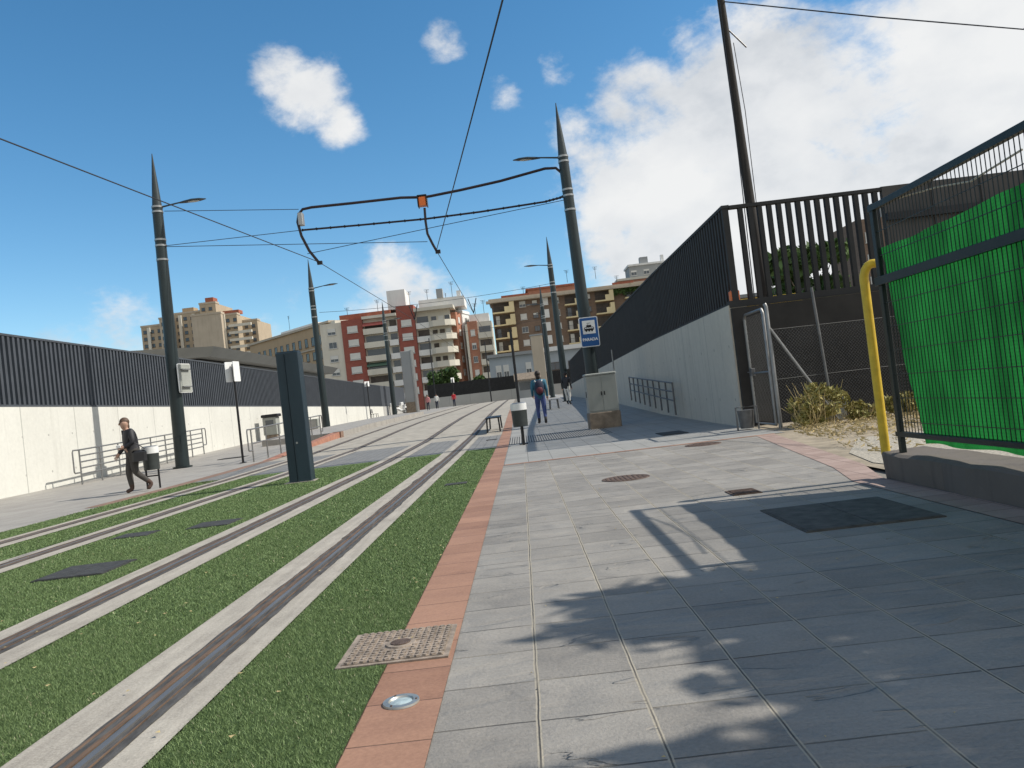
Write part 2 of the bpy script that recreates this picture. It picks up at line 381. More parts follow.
def inst(name, me, parent, loc=(0, 0, 0), rz=0):
    o = bpy.data.objects.new(name, me); COL.objects.link(o); o.parent = parent; o.location = loc; o.rotation_euler = (0, 0, rz); return o
def copy_tree(o, parent=None):
    c = o.copy(); COL.objects.link(c)
    if parent is not None: c.parent = parent
    for ch in [x for x in KIDS(o)]: copy_tree(ch, c)
    return c
def KIDS(o): return [x for x in bpy.data.objects if x.parent == o]

# ------------------------------------------------------------------ the setting
def strip(name, x0, x1, y0, y1, dz, mat, xs=None, kind='structure', thick=0):
    """a sheet that follows the rising ground"""
    ys = sorted({y0, y1, *[g for g in GY if y0 < g < y1]})
    mb = MB()
    for a, b in zip(ys, ys[1:]):
        mb.add([(x0, a, gz(a) + dz), (x1, a, gz(a) + dz), (x1, b, gz(b) + dz), (x0, b, gz(b) + dz)], [(0, 1, 2, 3)])
    o = mb.build(name, mat)
    if kind: o['kind'] = kind
    return o
strip('ground', -3000, 3000, -60, 3000, -.04, 'terrain')
XR = 4.19       # face of the right retaining wall
XL = -13.65     # face of the left retaining wall
mb = MB(); mb.poly([(-.41, -6), (2.76, -6), (2.76, 6.86), (3.0, 7.9), (3.68, 12.74), (-.41, 12.74)], 0); mb.build('pavement', 'pavers')['kind'] = 'structure'
strip('walkway', -.41, XR, 12.88, 112, .0, 'pavers_far')
mb = MB(); mb.poly([(-.41, 12.74), (4.0, 12.74), (4.0, 12.88), (-.41, 12.88)], .004)
mb.build('paving_band', 'red_tiles')['kind'] = 'structure'
mb = MB(); mb.poly([(2.76, -6), (3.02, -6), (3.02, 6.86), (3.30, 7.9), (3.97, 12.738), (3.68, 12.738), (3.0, 7.9), (2.76, 6.86)], .004)
mb.build('paving_edge', 'edge_tiles')['kind'] = 'structure'
strip('kerb_strip', -.69, -.4095, -6, 60, .004, 'red_tiles')
strip('tactile_paving', -.40, 2.0, 18.2, 20.9, .006, 'tactile')
# turf bases (stuff)
turfs = [(-1.35, -.69, -6, 17.8), (-2.73, -1.90, -6, 17.8), (-4.93, -3.30, -6, 17.8), (-6.32, -5.47, -6, 17.8), (-7.62, -6.9, -6, 17.0)]
for t in turfs:
    o = strip('turf', *t, .006, 'turf', kind='stuff')
strips = [(-1.90, -1.35), (-3.30, -2.73), (-5.47, -4.93), (-6.9, -6.32)]
for a, b in strips: strip('track_slab', a, b, -6, 23, .012, 'rail_concrete')
strip('crossing', -7.62, -.69, 17.8, 23, .004, 'pavers_mid')
strip('track_bed', -7.62, -.69, 23, 112, .002, 'track_concrete')
strip('sidewalk', XL, -7.62, -6, 112, .0, 'pavers_left')
strip('sidewalk_edge', -7.95, -7.60, 14, 26, .006, 'brown_kerb')
# rails: embedded grooved rail with jacket
rails = [(-1.58, 'right-hand rail of the nearer tram track, next to the turf beside the pavement'),
         (-3.02, 'left-hand rail of the nearer tram track, on the side towards the dark totem'),
         (-5.20, 'rail of the farther tram track nearest the dark totem'),
         (-6.62, 'outermost rail of the farther tram track, beside the left sidewalk')]
for x, lab in rails:
    r = tag(empty('tram_rail', (x, 0, 0)), 'steel grooved ' + lab, 'rail', 'tram rails')
    ys = [-6, 17, 24, 33, 40, 50, 70, 96, 112]
    def ex(name, a, b, dz, mat, jag=0):
        q = MB(); yy = sorted(set(ys) | (set(np.round(np.arange(1.6, 17, .07), 3)) if jag else set())); ea = eb = 0; prev = None
        for i_, y_ in enumerate(yy):
            y_ = float(y_); inside = jag and 1.6 < y_ < 16.9
            ea = (ea * .8 + random.uniform(-jag, jag) * .5) if inside else 0; eb = (eb * .8 + random.uniform(-jag, jag) * .5) if inside else 0
            if inside and random.random() < .02: ea -= jag * 1.5
            z_ = gz(y_); row = [(a + ea, y_, z_ + dz), (b + eb, y_, z_ + dz), (a + ea, y_, z_ - .04), (b + eb, y_, z_ - .04)]
            if prev: q.add(prev + row, [(0, 1, 5, 4), (2, 0, 4, 6), (1, 3, 7, 5)])
            prev = row
        return q.build(name, mat, r)
    ex('rail_jacket', -.115, .088, .016, 'rail_rubber', .009)
    ex('rail_edge', -.052, -.028, .020, 'rail_rust', .004)
    ex('rail_head', -.016, .012, .022, 'rail_steel')
    ex('rail_lip', .040, .046, .020, 'rail_rust')
    ex('dirt_line', -.10, -.088, .018, 'rail_rust', .003)
# dirt plot behind the low wall
mb = MB(); mb.poly([(3.3, -6), (40, -6), (40, 15.4), (3.99, 15.4), (3.96, 12.7), (3.29, 7.9)], -.006); mb.build('dirt_plot', 'soil')['kind'] = 'structure'
mb = MB(); mb.poly([(3.55, 6.9), (5.5, 6.9), (6.4, 10.5), (4.4, 10.6), (3.62, 9.0), (3.42, 7.95)], .001); mb.build('gravel_patch', 'gravel')['kind'] = 'structure'

# turf blades
def blades():
    V = []; T = []
    regs = [(2.0, 4.6, 32000, .012, .0011), (4.6, 8, 12000, .013, .0019), (8, 12.5, 4200, .014, .0032), (12.5, 17.8, 1500, .015, .0055)]
    for x0, x1, _, ye in turfs:
        for y0, y1, dens, h, w in regs:
            # keep only what the view cone can show
            n = int((x1 - x0) * (y1 - y0) * dens)
            px = rng.uniform(x0, x1, n); py = rng.uniform(y0, y1, n)
            edge = rng.uniform(-.008, .008, n)
            px = np.clip(px + edge, x0 - .008, x1 + .012)
            k = (px > -.74 * py - .5)
            k &= ~((px > -.92) & (py > 3.31) & (py < 3.83))
            k &= ~((abs(px + 3.9) < .31) & (abs(py - 6.8) < .31))
            k &= ~((abs(px + 3.72) < .26) & (abs(py - 9.2) < .26)); k &= ~((abs(px + 4.55) < .22) & (abs(py - 9.0) < .2))
            px = px[k]; py = py[k]; n = len(px)
            if not n: continue
            a = rng.uniform(0, 2 * PI, n); hh = h * rng.uniform(.5, 1.3, n); ln = hh * rng.uniform(.1, 1.2, n); la = rng.uniform(0, 2 * PI, n); ww = w * rng.uniform(.7, 1.5, n)
            b = np.zeros((n, 3, 3)); b[:, :, 2] = .006
            b[:, 0, 0] = px - np.cos(a) * ww; b[:, 0, 1] = py - np.sin(a) * ww
            b[:, 1, 0] = px + np.cos(a) * ww; b[:, 1, 1] = py + np.sin(a) * ww
            b[:, 2, 0] = px + np.cos(la) * ln; b[:, 2, 1] = py + np.sin(la) * ln; b[:, 2, 2] = .006 + hh
            V.append(b.reshape(-1, 3))
            t = rng.beta(2, 2.2, n) * .93; t[rng.random(n) < .012] = 1
            T.append(np.repeat(t, 3))
    V = np.concatenate(V); T = np.concatenate(T); n = len(V) // 3
    me = bpy.data.meshes.new('turf_blades')
    me.vertices.add(len(V)); me.vertices.foreach_set('co', V.ravel())
    me.loops.add(len(V)); me.loops.foreach_set('vertex_index', np.arange(len(V)))
    me.polygons.add(n); me.polygons.foreach_set('loop_start', np.arange(0, 3 * n, 3)); me.polygons.foreach_set('loop_total', np.full(n, 3))
    at = me.attributes.new('tone', 'FLOAT', 'POINT'); at.data.foreach_set('value', T)
    me.materials.append(M['blade']); me.update(); me.validate()
    o = bpy.data.objects.new('grass', me); COL.objects.link(o)
    tag(o, 'short green artificial grass between and beside the rails', 'grass', None, 'stuff')
    # litter on turf: small pale leaves
    q = MB()
    for i in range(130):
        x = random.uniform(-6, -.45); y = random.uniform(2.2, 9)
        if x < -.74 * y: continue
        s = random.uniform(.004, .013); a = random.uniform(0, PI)
        q.add([(x + s * math.cos(a + k * 2.1) * (1.8 if k == 0 else 1), y + s * math.sin(a + k * 2.1), .028 + .003 * (k % 2)) for k in range(4)], [(0, 1, 2, 3)])
    for i in range(40):
        x = random.uniform(-.35, 2.6); y = random.uniform(2.2, 9); s = random.uniform(.003, .008); a = random.uniform(0, PI)
        q.add([(x + s * math.cos(a + k * 1.6) * (1.8 if k == 0 else 1), y + s * math.sin(a + k * 1.6), .006 + .003 * (k % 2)) for k in range(4)], [(0, 1, 2, 3)])
    tag(q.build('leaf_litter', 'straw'), 'tiny dry leaves scattered over turf and pavement', 'leaves', None, 'stuff')
blades()

# ------------------------------------------------------------------ retaining walls and slat fences
def wall_profile(side):
    return ([(-6, 2.42), (20, 2.42), (78, 1.80)] if side == 'L' else [(15.3, 2.36), (24, 2.33), (40, 2.10), (66, 1.66)])
def heights(prof, y): return float(np.interp(y, [p[0] for p in prof], [p[1] for p in prof]))
def long_wall(name, x0, x1, prof, mat, label):
    q = MB(); ys = sorted({p[0] for p in prof} | {g for g in GY if prof[0][0] < g < prof[-1][0]})
    vs = []; fs = []
    for y in ys:
        zt = heights(prof, y); vs += [(x0, y, -.2), (x1, y, -.2), (x1, y, zt), (x0, y, zt)]
    for i in range(len(ys) - 1):
        a = i * 4; b = a + 4
        for k in range(4): fs.append((a + k, b + k, b + (k + 1) % 4, a + (k + 1) % 4))
    fs += [(0, 1, 2, 3), tuple(len(vs) - 1 - k for k in range(4))]
    q.add(vs, fs); o = q.build(name, mat); return tag(o, label, 'wall')
PL = wall_profile('L'); PR = wall_profile('R')
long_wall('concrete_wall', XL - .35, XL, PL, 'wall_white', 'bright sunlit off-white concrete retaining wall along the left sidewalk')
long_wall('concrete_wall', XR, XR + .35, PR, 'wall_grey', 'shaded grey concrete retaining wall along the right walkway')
def slat_fence(name, x, prof, h, mat, label, sgn, pitch=.215, y0=None, y1=None):
    t = tag(empty(name, (x, prof[0][0], 0)), label, 'fence')
    q = MB(); y = y0 or prof[0][0] + .02; yo = prof[0][0]
    while y < (y1 or prof[-1][0]):
        z0 = heights(prof, y) + .06; hh = h(y)
        q.box(-.06, .06, y - yo, y - yo + .1, z0, z0 + hh - .1); y += pitch
    q.build('slats', mat, t)
    rr = MB(); ys = [p[0] for p in prof]
    if y0: ys[0] = y0
    for a, b in zip(ys, ys[1:]):
        za, zb = heights(prof, a), heights(prof, b)
        rr.box(-.075, .075, a - yo, b - yo, za + .003, za + .07, 0, zb + .003, zb + .07)
    rr.build('bottom_rail', mat, t)
    rr = MB()
    for a, b in zip(ys, ys[1:]):
        za, zb = heights(prof, a) + h(a), heights(prof, b) + h(b)
        rr.box(-.075, .075, a - yo, b - yo, za - .05, za + .01, 0, zb - .05, zb + .01)
    rr.build('top_rail', mat, t)
    return t
slat_fence('slat_fence', XL - .12, PL, lambda y: 2.0 + (y - 20) * .0015, 'fence_blue', 'long slate-blue vertical slat fence on top of the sunlit left wall', 1)
slat_fence('slat_fence', XR + .17, PR, lambda y: 1.93, 'fence_dark', 'long charcoal slat fence rising towards the camera on the shaded right wall', -1)
# fence turning right at the corner, open slats against the sky, then solid sheet
t = tag(empty('slat_fence', (XR, 15.3, 0)), 'open upright bar fence with sky showing through its gaps, beyond the metal gate', 'fence')
q = MB(); x = .42
while x < 3.1: q.box(x, x + .085, -.0, .1, 2.42, 4.22); x += .187
q.build('slats', 'fence_dark', t)
MB().box(.02, 3.2, -.02, .12, 2.31, 2.44).build('bottom_rail', 'fence_dark', t)
MB().box(.25, 3.2, -.015, .115, 4.22, 4.285).build('top_rail', 'fence_dark', t)
t = tag(empty('sheet_fence', (XR + 3.2, 15.3, 0)), 'solid charcoal sheet fence rising behind the green cloth', 'fence')
q = MB(); q.box(0, 9, .0, .08, 2.3, 4.3)
for k in range(10): q.box(k * .95, k * .95 + .05, -.03, -.001, 2.3, 4.28)
q.build('sheet', 'fence_panel', t)
MB().box(.0, 9, -.12, -.032, 3.62, 3.76).build('rail', 'black', t)
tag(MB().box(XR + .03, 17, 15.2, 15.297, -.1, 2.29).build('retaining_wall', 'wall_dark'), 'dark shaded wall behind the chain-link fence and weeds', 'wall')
# far fence closing the view
t = tag(empty('far_wall', (-13.3, 114, 1.0)), 'low grey concrete wall with a dark slat fence closing the far end of the tracks', 'wall')
MB().box(0, 26, 0, .3, -.3, 1.5).build('base_wall', 'wall_far', t)
q = MB(); x = 0
while x < 26: q.box(x, x + .11, .1, .2, 1.503, 3.45); x += .18
q.box(0, 26, .21, .24, 1.503, 3.4); q.build('slat_panel', 'fence_dark', t)
t = tag(empty('side_wall', (XL, 78, .8)), 'short grey wall section with dark fence where the left wall ends', 'wall')
MB().box(-.3, .0, .02, 16, -.3, 1.0).build('base_wall', 'wall_far', t)
MB().box(-.2, -.1, .02, 16, 1.003, 3.1).build('slat_panel', 'fence_blue', t)

# ------------------------------------------------------------------ tram poles with lamps
def make_pole(side):
    t = empty('tram_pole')
    H = 10.2
    MB().tube([(0, 0, 0), (0, 0, 8.46)], [.215, .16], 28).build('shaft', 'pole_green', t, True)
    q = MB(); q.tube([(0, 0, 0), (0, 0, .05)], [.3, .3], 24); q.build('base_flange', 'pole_green', t, True)
    MB().tube([(0, 0, 8.46), (0, 0, 9.2), (0, 0, H)], [.15, .095, .012], 24).build('spike', 'lamp_grey', t, True)
    for z, r in ((8.42, .175), (8.26, .175), (7.35, .18), (7.16, .18), (6.7, .185)):
        MB().tube([(0, 0, z), (0, 0, z + .06)], [r, r], 28).build('collar', 'band', t, True)
    MB().bbox(-.1, .1, -.225, -.15, .55, 1.0, .01).build('hatch', 'pole_green', t)
    la = MB().tube([(side * .12, 0, 8.44), (side * .7, 0, 8.52), (side * .8, 0, 8.53)], [.03, .025, .025], 8).build('lamp_arm', 'lamp_grey', t, True)
    hd = MB()
    n = 12; prof = [(.72, .05, .03), (.9, .1, .05), (1.15, .14, .07), (1.4, .12, .055), (1.6, .03, .015)]
    vs = []; fs = []
    for (xx, wy, hz) in prof:
        for k in range(n):
            a = 2 * PI * k / n; s = math.sin(a)
            vs.append((side * xx, wy * math.cos(a), 8.51 + (xx - .72) * .05 + (hz * s if s > 0 else hz * .35 * s)))
    for i in range(len(prof) - 1):
        for k in range(n): fs.append((i * n + k, i * n + (k + 1) % n, (i + 1) * n + (k + 1) % n, (i + 1) * n + k))
    fs += [tuple(range(n)), tuple(range((len(prof) - 1) * n, len(prof) * n))]
    hd.add(vs, fs); h = hd.build('lamp_head', 'lamp_grey', t, True)
    MB().ell((side * 1.18, 0, 8.52), .22, .09, .03).build('lamp_lens', 'lamp_glass', h, True)
    return t
pl = make_pole(1); pr = make_pole(-1)
pole_specs = [(pl, -11.05, 25.3, 'tall dark green spiked lamp pole nearest the camera in the left row'),
              (pl, -11.6, 46.6, 'dark green spiked lamp pole of the left row standing just right of the dark totem'),
              (pl, -11.2, 69.5, 'distant dark lamp pole of the left row before the red and cream apartment block'),
              (pr, 2.36, 25.1, 'tall dark green spiked pole carrying the blue stop sign and overhead cantilever arm'),
              (pr, 2.8, 48.5, 'dark spiked lamp pole second in the right row, just left of the stop sign pole'),
              (pr, 2.85, 71, 'third lamp pole of the right row, far off before the balconied brown block')]
seen = set(); POLES = []
for src, x, y, lab in pole_specs:
    o = src if id(src) not in seen else copy_tree(src)
    seen.add(id(src)); o.location = (x, y, gz(y)); tag(o, lab, 'lamp post', 'spiked tram poles with lamps'); POLES.append(o)
POLES[0].rotation_euler = (0, math.radians(.6), 0)
POLES[3].rotation_euler = (0, math.radians(-.9), 0)
POLES[4].rotation_euler = (0, math.radians(-.5), 0)

def thin_pole(x, y, h, lab, r=.09):
    t = tag(empty('mast', (x, y, gz(y))), lab, 'mast')
    MB().tube([(0, 0, 0), (0, 0, h)], [r, r * .7], 10).build('shaft', 'black', t, True)
    MB().box(-.5, .02, -.04, .04, h - .4, h - .32).build('bracket', 'black', t)
    return t
thin_pole(-3.9, 104, 8, 'slim far black mast between the tracks at the far wall')
thin_pole(3.4, 92, 10, 'slim far mast beyond the third right lamp pole', .08)
thin_pole(-10.2, 95, 8.5, 'slim far mast behind the tall grey slab tower', .08)

# ------------------------------------------------------------------ overhead line
AY = 25.1; BR = (-2.12, AY, 6.05); BLn = (-5.9, AY, 6.1)
def P(px, py, y):       # helper numbers were measured once; kept in world metres
    u = (px - 521) * .993 - (py - 398) * .1167; v = (px - 521) * .1167 + (py - 398) * .993
    return (u * y / 790, y, 1.05 - v * y / 790)
arm = tag(empty('cantilever_arm', (2.25, AY, 7.0)), 'dark curved double-tube cantilever reaching left over both tracks from the stop sign pole', 'overhead arm')
def rel(pts, o): return [tuple(Vector(p) - Vector(o)) for p in pts]
O = arm.location
up = [P(*p, AY) for p in ((567, 197), (567, 185), (563, 173), (556, 167), (545, 167.5), (500, 180), (460, 189), (430, 195), (424, 196), (400, 196.5), (350, 202), (310, 206), (301, 208), (297, 213), (296, 221), (300, 235), (308, 250), (317, 261))]
MB().tube(rel(up, O), .045, 8).build('upper_tube', 'arm_tube', arm, True)
lo = [P(*p, AY) for p in ((569, 193), (560, 197), (545, 201), (480, 211), (425, 218), (360, 224), (301, 229))]
MB().tube(rel(lo, O), .032, 8).build('lower_tube', 'arm_tube', arm, True)
q = MB()
for i in range(26):
    f = i / 25 * (len(lo) - 1.001); k = int(f); a = Vector(lo[k]).lerp(Vector(lo[k + 1]), f - k) - O
    q.tube([a + Vector((-.02, 0, 0)), a + Vector((.02, 0, 0))], .045, 8)
q.build('clamps', 'black', arm)
dr = [P(*p, AY) for p in ((424, 207), (425, 220), (427, 233), (432, 243), (436, 250))]
MB().tube(rel(dr, O), .04, 8).build('drop_tube', 'arm_tube', arm, True)
c = Vector(P(422, 200, AY)) - O
MB().bbox(c.x - .12, c.x + .12, c.y - .15, c.y + .1, c.z - .17, c.z + .12, .02).build('hanger_box', 'orange', arm)
q = MB(); 
for s in (-1, 1): q.box(c.x + s * .14 - .015, c.x + s * .14 + .015, c.y - .17, c.y + .12, c.z - .2, c.z + .16)
q.box(c.x - .14, c.x + .14, c.y - .17, c.y + .12, c.z + .13, c.z + .17); q.build('hanger_bracket', 'black', arm)
c = Vector(P(299.5, 218, AY)) - O
MB().bbox(c.x - .08, c.x + .08, -.12, .12, c.z - .2, c.z + .2, .02).build('weight_box', 'band', arm)
for pxy in ((318, 262), (437, 251)):
    c = Vector(P(*pxy, AY)) - O
    MB().box(c.x - .06, c.x + .1, -.05, .05, c.z - .06, c.z + .05).build('wire_clamp', 'black', arm)
def cable(pts, r, lab, sag=0, n=12, name='overhead_wire', grp='overhead tram wires'):
    out = []
    for a, b in zip(pts, pts[1:]):
        a = Vector(a); b = Vector(b)
        for i in range(n if sag else 1):
            f = i / (n if sag else 1); p = a.lerp(b, f); p.z -= sag * 4 * f * (1 - f); out.append(p)
    out.append(Vector(pts[-1])); o = out[0]
    c = MB().tube([p - o for p in out], r, 5).build(name, 'wire'); c.location = o
    return tag(c, lab, 'wire', grp)
BR = P(436, 250, AY); BLn = P(317, 261, AY)
R_near = Vector(P(500, 0, 9.9)); L_near = Vector(P(0, 138, 12.4))
R2 = Vector(BR) + (R_near - Vector(BR)) * 1.9; L2 = Vector(BLn) + (L_near - Vector(BLn)) * 2.2
cable([BR, R2], .013, 'wire running steeply up to the top of the picture from the short drop tube', .05)
cable([BLn, L2], .013, 'wire running off to the upper left past the nearest left pole')
WR1 = (-2.25, 48.5, 6.5); WL1 = (-5.85, 47.5, 6.5)
cable([BR, WR1, (-2.25, 112, 6.9)], .012, 'contact wire following the nearer track away from the drop tube')
cable([BLn, WL1, (-5.9, 112, 6.9)], .012, 'contact wire following the farther track away from the arm end')
# spans
LP = (-11.2, 25.3)
cable([P(161, 209.5, 25.3), P(297, 208, AY)], .011, 'topmost span wire from the left pole to the arm end')
cable([P(163, 244.5, 25.3), P(301, 229, AY)], .011, 'rising span wire from the left pole to the lower tube')
cable([P(163, 245.5, 25.3), P(427, 241, AY)], .011, 'near-level span wire from the left pole to the short drop tube')
cable([P(306, 253, AY), P(440, 225, AY), P(566, 199, AY)], .011, 'stay wire rising from the arm end to the right pole below the tubes')
for y, xl, xr, z, nm in ((47.5, -11.5, 2.7, 7.6, 'second'), (70, -11.1, 2.8, 7.7, 'third')):
    cable([(xl, y, z), (xr, y, z + .1)], .012, f'cross span wire between the {nm} pair of lamp poles', .25)
for x, lab in ((-2.25, 'nearer'), (-5.85, 'farther')):
    t = tag(empty('wire_hanger', (x, 47.8, 6.5)), f'small V-shaped hanger holding the {lab} contact wire below the second span', 'hanger', 'contact wire hangers')
    MB().tube([(0, 0, 0), (-.25, 0, .9)], .03, 6).build('strut', 'black', t); MB().tube([(0, 0, 0), (.25, 0, .9)], .03, 6).build('strut', 'black', t)

# ------------------------------------------------------------------ stop signs
def roundrect(w, h, r, n=5):
    pts = []
    for cx, cy, a0 in ((w / 2 - r, h / 2 - r, 0), (-w / 2 + r, h / 2 - r, PI / 2), (-w / 2 + r, -h / 2 + r, PI), (w / 2 - r, -h / 2 + r, 1.5 * PI)):
        for i in range(n + 1):
            a = a0 + PI / 2 * i / n; pts.append((cx + r * math.cos(a), cy + r * math.sin(a)))
    return pts
def plate(mb, w, h, r, y0, y1, cz=0, cx=0, mi=0):
    pts = roundrect(w, h, r); n = len(pts)
    vs = [(cx + x, y0, cz + z) for x, z in pts] + [(cx + x, y1, cz + z) for x, z in pts]
    fs = [tuple(range(n)), tuple(reversed(range(n, 2 * n)))] + [(i, i + n, (i + 1) % n + n, (i + 1) % n) for i in range(n)]
    mb.add(vs, fs, mi)
def text_mesh(s, size, mat, parent, loc, name='lettering', bold=.0):
    cu = bpy.data.curves.new(name, 'FONT'); cu.body = s; cu.size = size; cu.align_x = 'CENTER'; cu.align_y = 'CENTER'; cu.extrude = .004; cu.offset = bold
    tmp = bpy.data.objects.new('tmp', cu); COL.objects.link(tmp)
    dg = bpy.context.evaluated_depsgraph_get(); me = bpy.data.meshes.new_from_object(tmp.evaluated_get(dg))
    bpy.data.objects.remove(tmp); me.materials.clear(); me.materials.append(M[mat])
    o = bpy.data.objects.new(name, me); COL.objects.link(o); o.parent = parent; o.location = loc; o.rotation_euler = (PI / 2, 0, 0)
    return o
def stop_sign(x, y, z, rz, lab):
    t = tag(empty('stop_sign', (x, y, z), rz), lab, 'sign', 'tram stop signs')
    q = MB(); plate(q, .60, .94, .05, 0, .04); q.build('border_plate', 'white', t)
    q = MB(); plate(q, .55, .89, .035, -.006, -.002); q.build('blue_panel', 'sign_blue', t)
    q = MB(); plate(q, .56, .90, .04, .043, .047); q.build('back_panel', 'cabinet', t)
    q = MB(); plate(q, .40, .42, .01, -.012, -.008, .15); w = q.build('white_panel', 'white', t)
    # tram pictogram
    q = MB()
    plate(q, .30, .11, .03, -.018, -.014, .10)
    plate(q, .16, .06, .02, -.018, -.014, .185)
    for dx in (-.09, 0, .09):
        n = 10; q.add([(dx + .028 * math.cos(2 * PI * k / n), -.018, .035 + .028 * math.sin(2 * PI * k / n)) for k in range(n)], [tuple(range(n))])
    q.add([(-.05, -.018, .21), (-.04, -.018, .21), (.005, -.018, .27), (-.005, -.018, .27)], [(0, 1, 2, 3)])
    q.add([(-.06, -.018, .27), (.06, -.018, .27), (.06, -.018, .28), (-.06, -.018, .28)], [(0, 1, 2, 3)])
    sy = q.build('tram_symbol', 'black', t)
    q = MB()
    for dx in (-.1, -.033, .033, .1): plate(q, .045, .035, .006, -.021, -.0185, .12, dx)
    q.build('symbol_windows', 'white', sy)
    text_mesh('PARADA', .125, 'white', t, (0, -.012, -.24), bold=.003)
    MB().box(-.2, .2, .041, .12, -.3, -.26).build('bracket', 'band', t)
    MB().box(-.2, .2, .041, .12, .26, .30).build('bracket', 'band', t)
    return t
stop_sign(2.37, 24.77, 2.86, math.radians(4), 'blue and white stop sign reading PARADA on the right tram pole')
stop_sign(-10.72, 25.35, 2.95, math.radians(255), 'stop sign seen edge-on from behind on the right side of the left tram pole')

# sign posts with white plates
def plate_post(x, y, h, lab, w=.34, ph=.62):
    t = tag(empty('sign_post', (x, y, gz(y))), lab, 'sign', 'black posts with white plates')
    MB().tube([(0, 0, 0), (0, 0, h)], .035, 10).build('post', 'black', t, True)
    for s in (-1, 1):
        q = MB(); plate(q, w, ph, .03, -.012, .012)
        o = q.build('plate', 'white', t, loc=(s * .10, 0, h - ph / 2 + .08)); o.rotation_euler = (0, 0, math.radians(58 if s < 0 else 78))
    MB().bbox(-.09, .09, -.09, .09, 0, .02, .005).build('foot', 'black', t)
    return t
plate_post(-8.7, 24.2, 3.05, 'thin black post topped with two white plates left of the dark totem')
plate_post(-11.8, 61.5, 3.0, 'small distant black post with white plates beside the metal bench at the left wall', .3, .4)
plate_post(-8.0, 96, 3.4, 'far post with white double plate near the person in red', .4, .6)

# ------------------------------------------------------------------ dark totem in the turf
t = tag(empty('steel_totem', (-4.12, 14.3, 0), math.radians(3)), 'tall dark blue steel slab standing in the turf between the tracks', 'totem')
q = MB(); q.bbox(-.19, -.03, -.13, .13, 0, 2.36, .012); q.build('column', 'totem', t)
q = MB(); q.bbox(-.026, .22, -.17, .15, 0, 2.36, .012); q.build('column', 'totem', t)
MB().box(-.18, .21, -.10, .12, 2.361, 2.38).build('cap', 'totem', t)
MB().box(-.27, .27, -.2, .18, .0, .02).build('base_plate', 'rail_concrete', t)
q = MB(); q.tube([(.03, -.172, .72), (.03, -.185, .72)], .018, 12); q.build('lock', 'band', t)

# ------------------------------------------------------------------ cabinet at the right pole
t = tag(empty('utility_cabinet', (2.1, 20.6, gz(20.6)), math.radians(3)), 'grey-green utility cabinet on brown plinth in front of the stop sign pole', 'cabinet')
MB().bbox(-.42, .40, -.22, .25, 0, .42, .02).build('plinth', 'plinth', t)
b_ = MB().bbox(-.40, .38, -.2, .22, .422, 1.38, .015).build('body', 'cabinet', t)
MB().bbox(-.42, .40, -.22, .24, 1.382, 1.43, .02).build('roof', 'cabinet', t)
for s in (-1, 1):
    d = MB().box(s * .195 - .20, s * .195 + .175, -.212, -.203, .46, 1.34).build('door', 'cabinet', t)
    MB().box(s * .04 - .012, s * .04 + .012, -.235, -.213, .85, .95).build('handle', 'black', d)
MB().box(-.412, -.401, -.05, .03, .82, .98).build('vent', 'black', t)
MB().tube([(.41, .1, .42), (.41, .1, 2.0)], .018, 8).build('conduit', 'steel', t)

# ------------------------------------------------------------------ litter bins
def bin_(x, y, lab, legs):
    t = tag(empty('litter_bin', (x, y, gz(y))), lab, 'litter bin')
    MB().tube([(0, 0, .42), (0, 0, .78)], [.165, .175], 20).build('drum', 'bin', t, True)
    MB().tube([(0, 0, .781), (0, 0, .93)], [.18, .18], 20).build('white_band', 'white', t, True)
    MB().tube([(0, 0, .931), (0, 0, .95)], [.155, .13], 20).build('lid', 'band', t, True)
    if legs:
        for s in (-1, 1): MB().tube([(s * .14, 0, 0), (s * .14, 0, .8)], .022, 8).build('leg', 'black', t, True)
        MB().tube([(-.14, 0, .28), (.14, 0, .28)], .015, 8).build('crossbar', 'black', t)
    else:
        MB().tube([(.03, -.0, 0), (.03, 0, .42)], .028, 8).build('leg', 'black', t, True)
    return t
bin_(-8.33, 17.5, 'dark round litter bin with pale rim on two legs right of the walking woman', True)
bin_(-.08, 17.6, 'dark round litter bin with white band on a single leg at the right walkway', False)
t = tag(empty('post', (-.06, 17.85, gz(18))), 'slim black post standing right behind the litter bin on the right walkway', 'post')
MB().tube([(0, 0, 0), (0, 0, 2.6)], [.035, .03], 10).build('shaft', 'black', t, True); MB().cyl(0, 0, 0, .02, .1).build('foot', 'black', t)

# ------------------------------------------------------------------ handrails
def handrail(x, y0, y1, z0, z1, h, nposts, nr, lab, mat='steel', x1=None, hoop=True):
    x1 = x if x1 is None else x1
    t = tag(empty('handrail', (x, y0, z0)), lab, 'handrail')
    def pt(f, z): return (f * (x1 - x), f * (y1 - y0), f * (z1 - z0) + z)
    for i in range(nposts):
        f = i / (nposts - 1); a = pt(f, -.02); b = pt(f, h)
        MB().tube([a, b], .024, 8).build('post', mat, t, True)
    for k in range(nr):
        z = h - k * (h - .12) / nr
        MB().tube([pt(0, z), pt(1, z)], .022, 8).build('rail', mat, t, True)
    if hoop:
        for s, f in ((-1, 0), (1, 1)):
            a = Vector(pt(f, h)); b = Vector(pt(f, h * .35))
            MB().tube([a, a + Vector((0, s * .3, 0)), a + Vector((0, s * .34, -.06)), b + Vector((0, s * .34, .04)), b + Vector((0, s * .3, 0)), b], .022, 8).build('end_loop', mat, t, True)
    return t
handrail(-12.8, 22.6, 31.4, gz(22.6), gz(32) + .06, 1.0, 9, 5, 'long galvanised handrail with five bars against the white wall behind the walking woman')
handrail(-8.3, 24.0, 32.3, gz(24), .30, 1.0, 7, 2, 'galvanised handrail beside the orange ramp partly hidden by the dark totem')
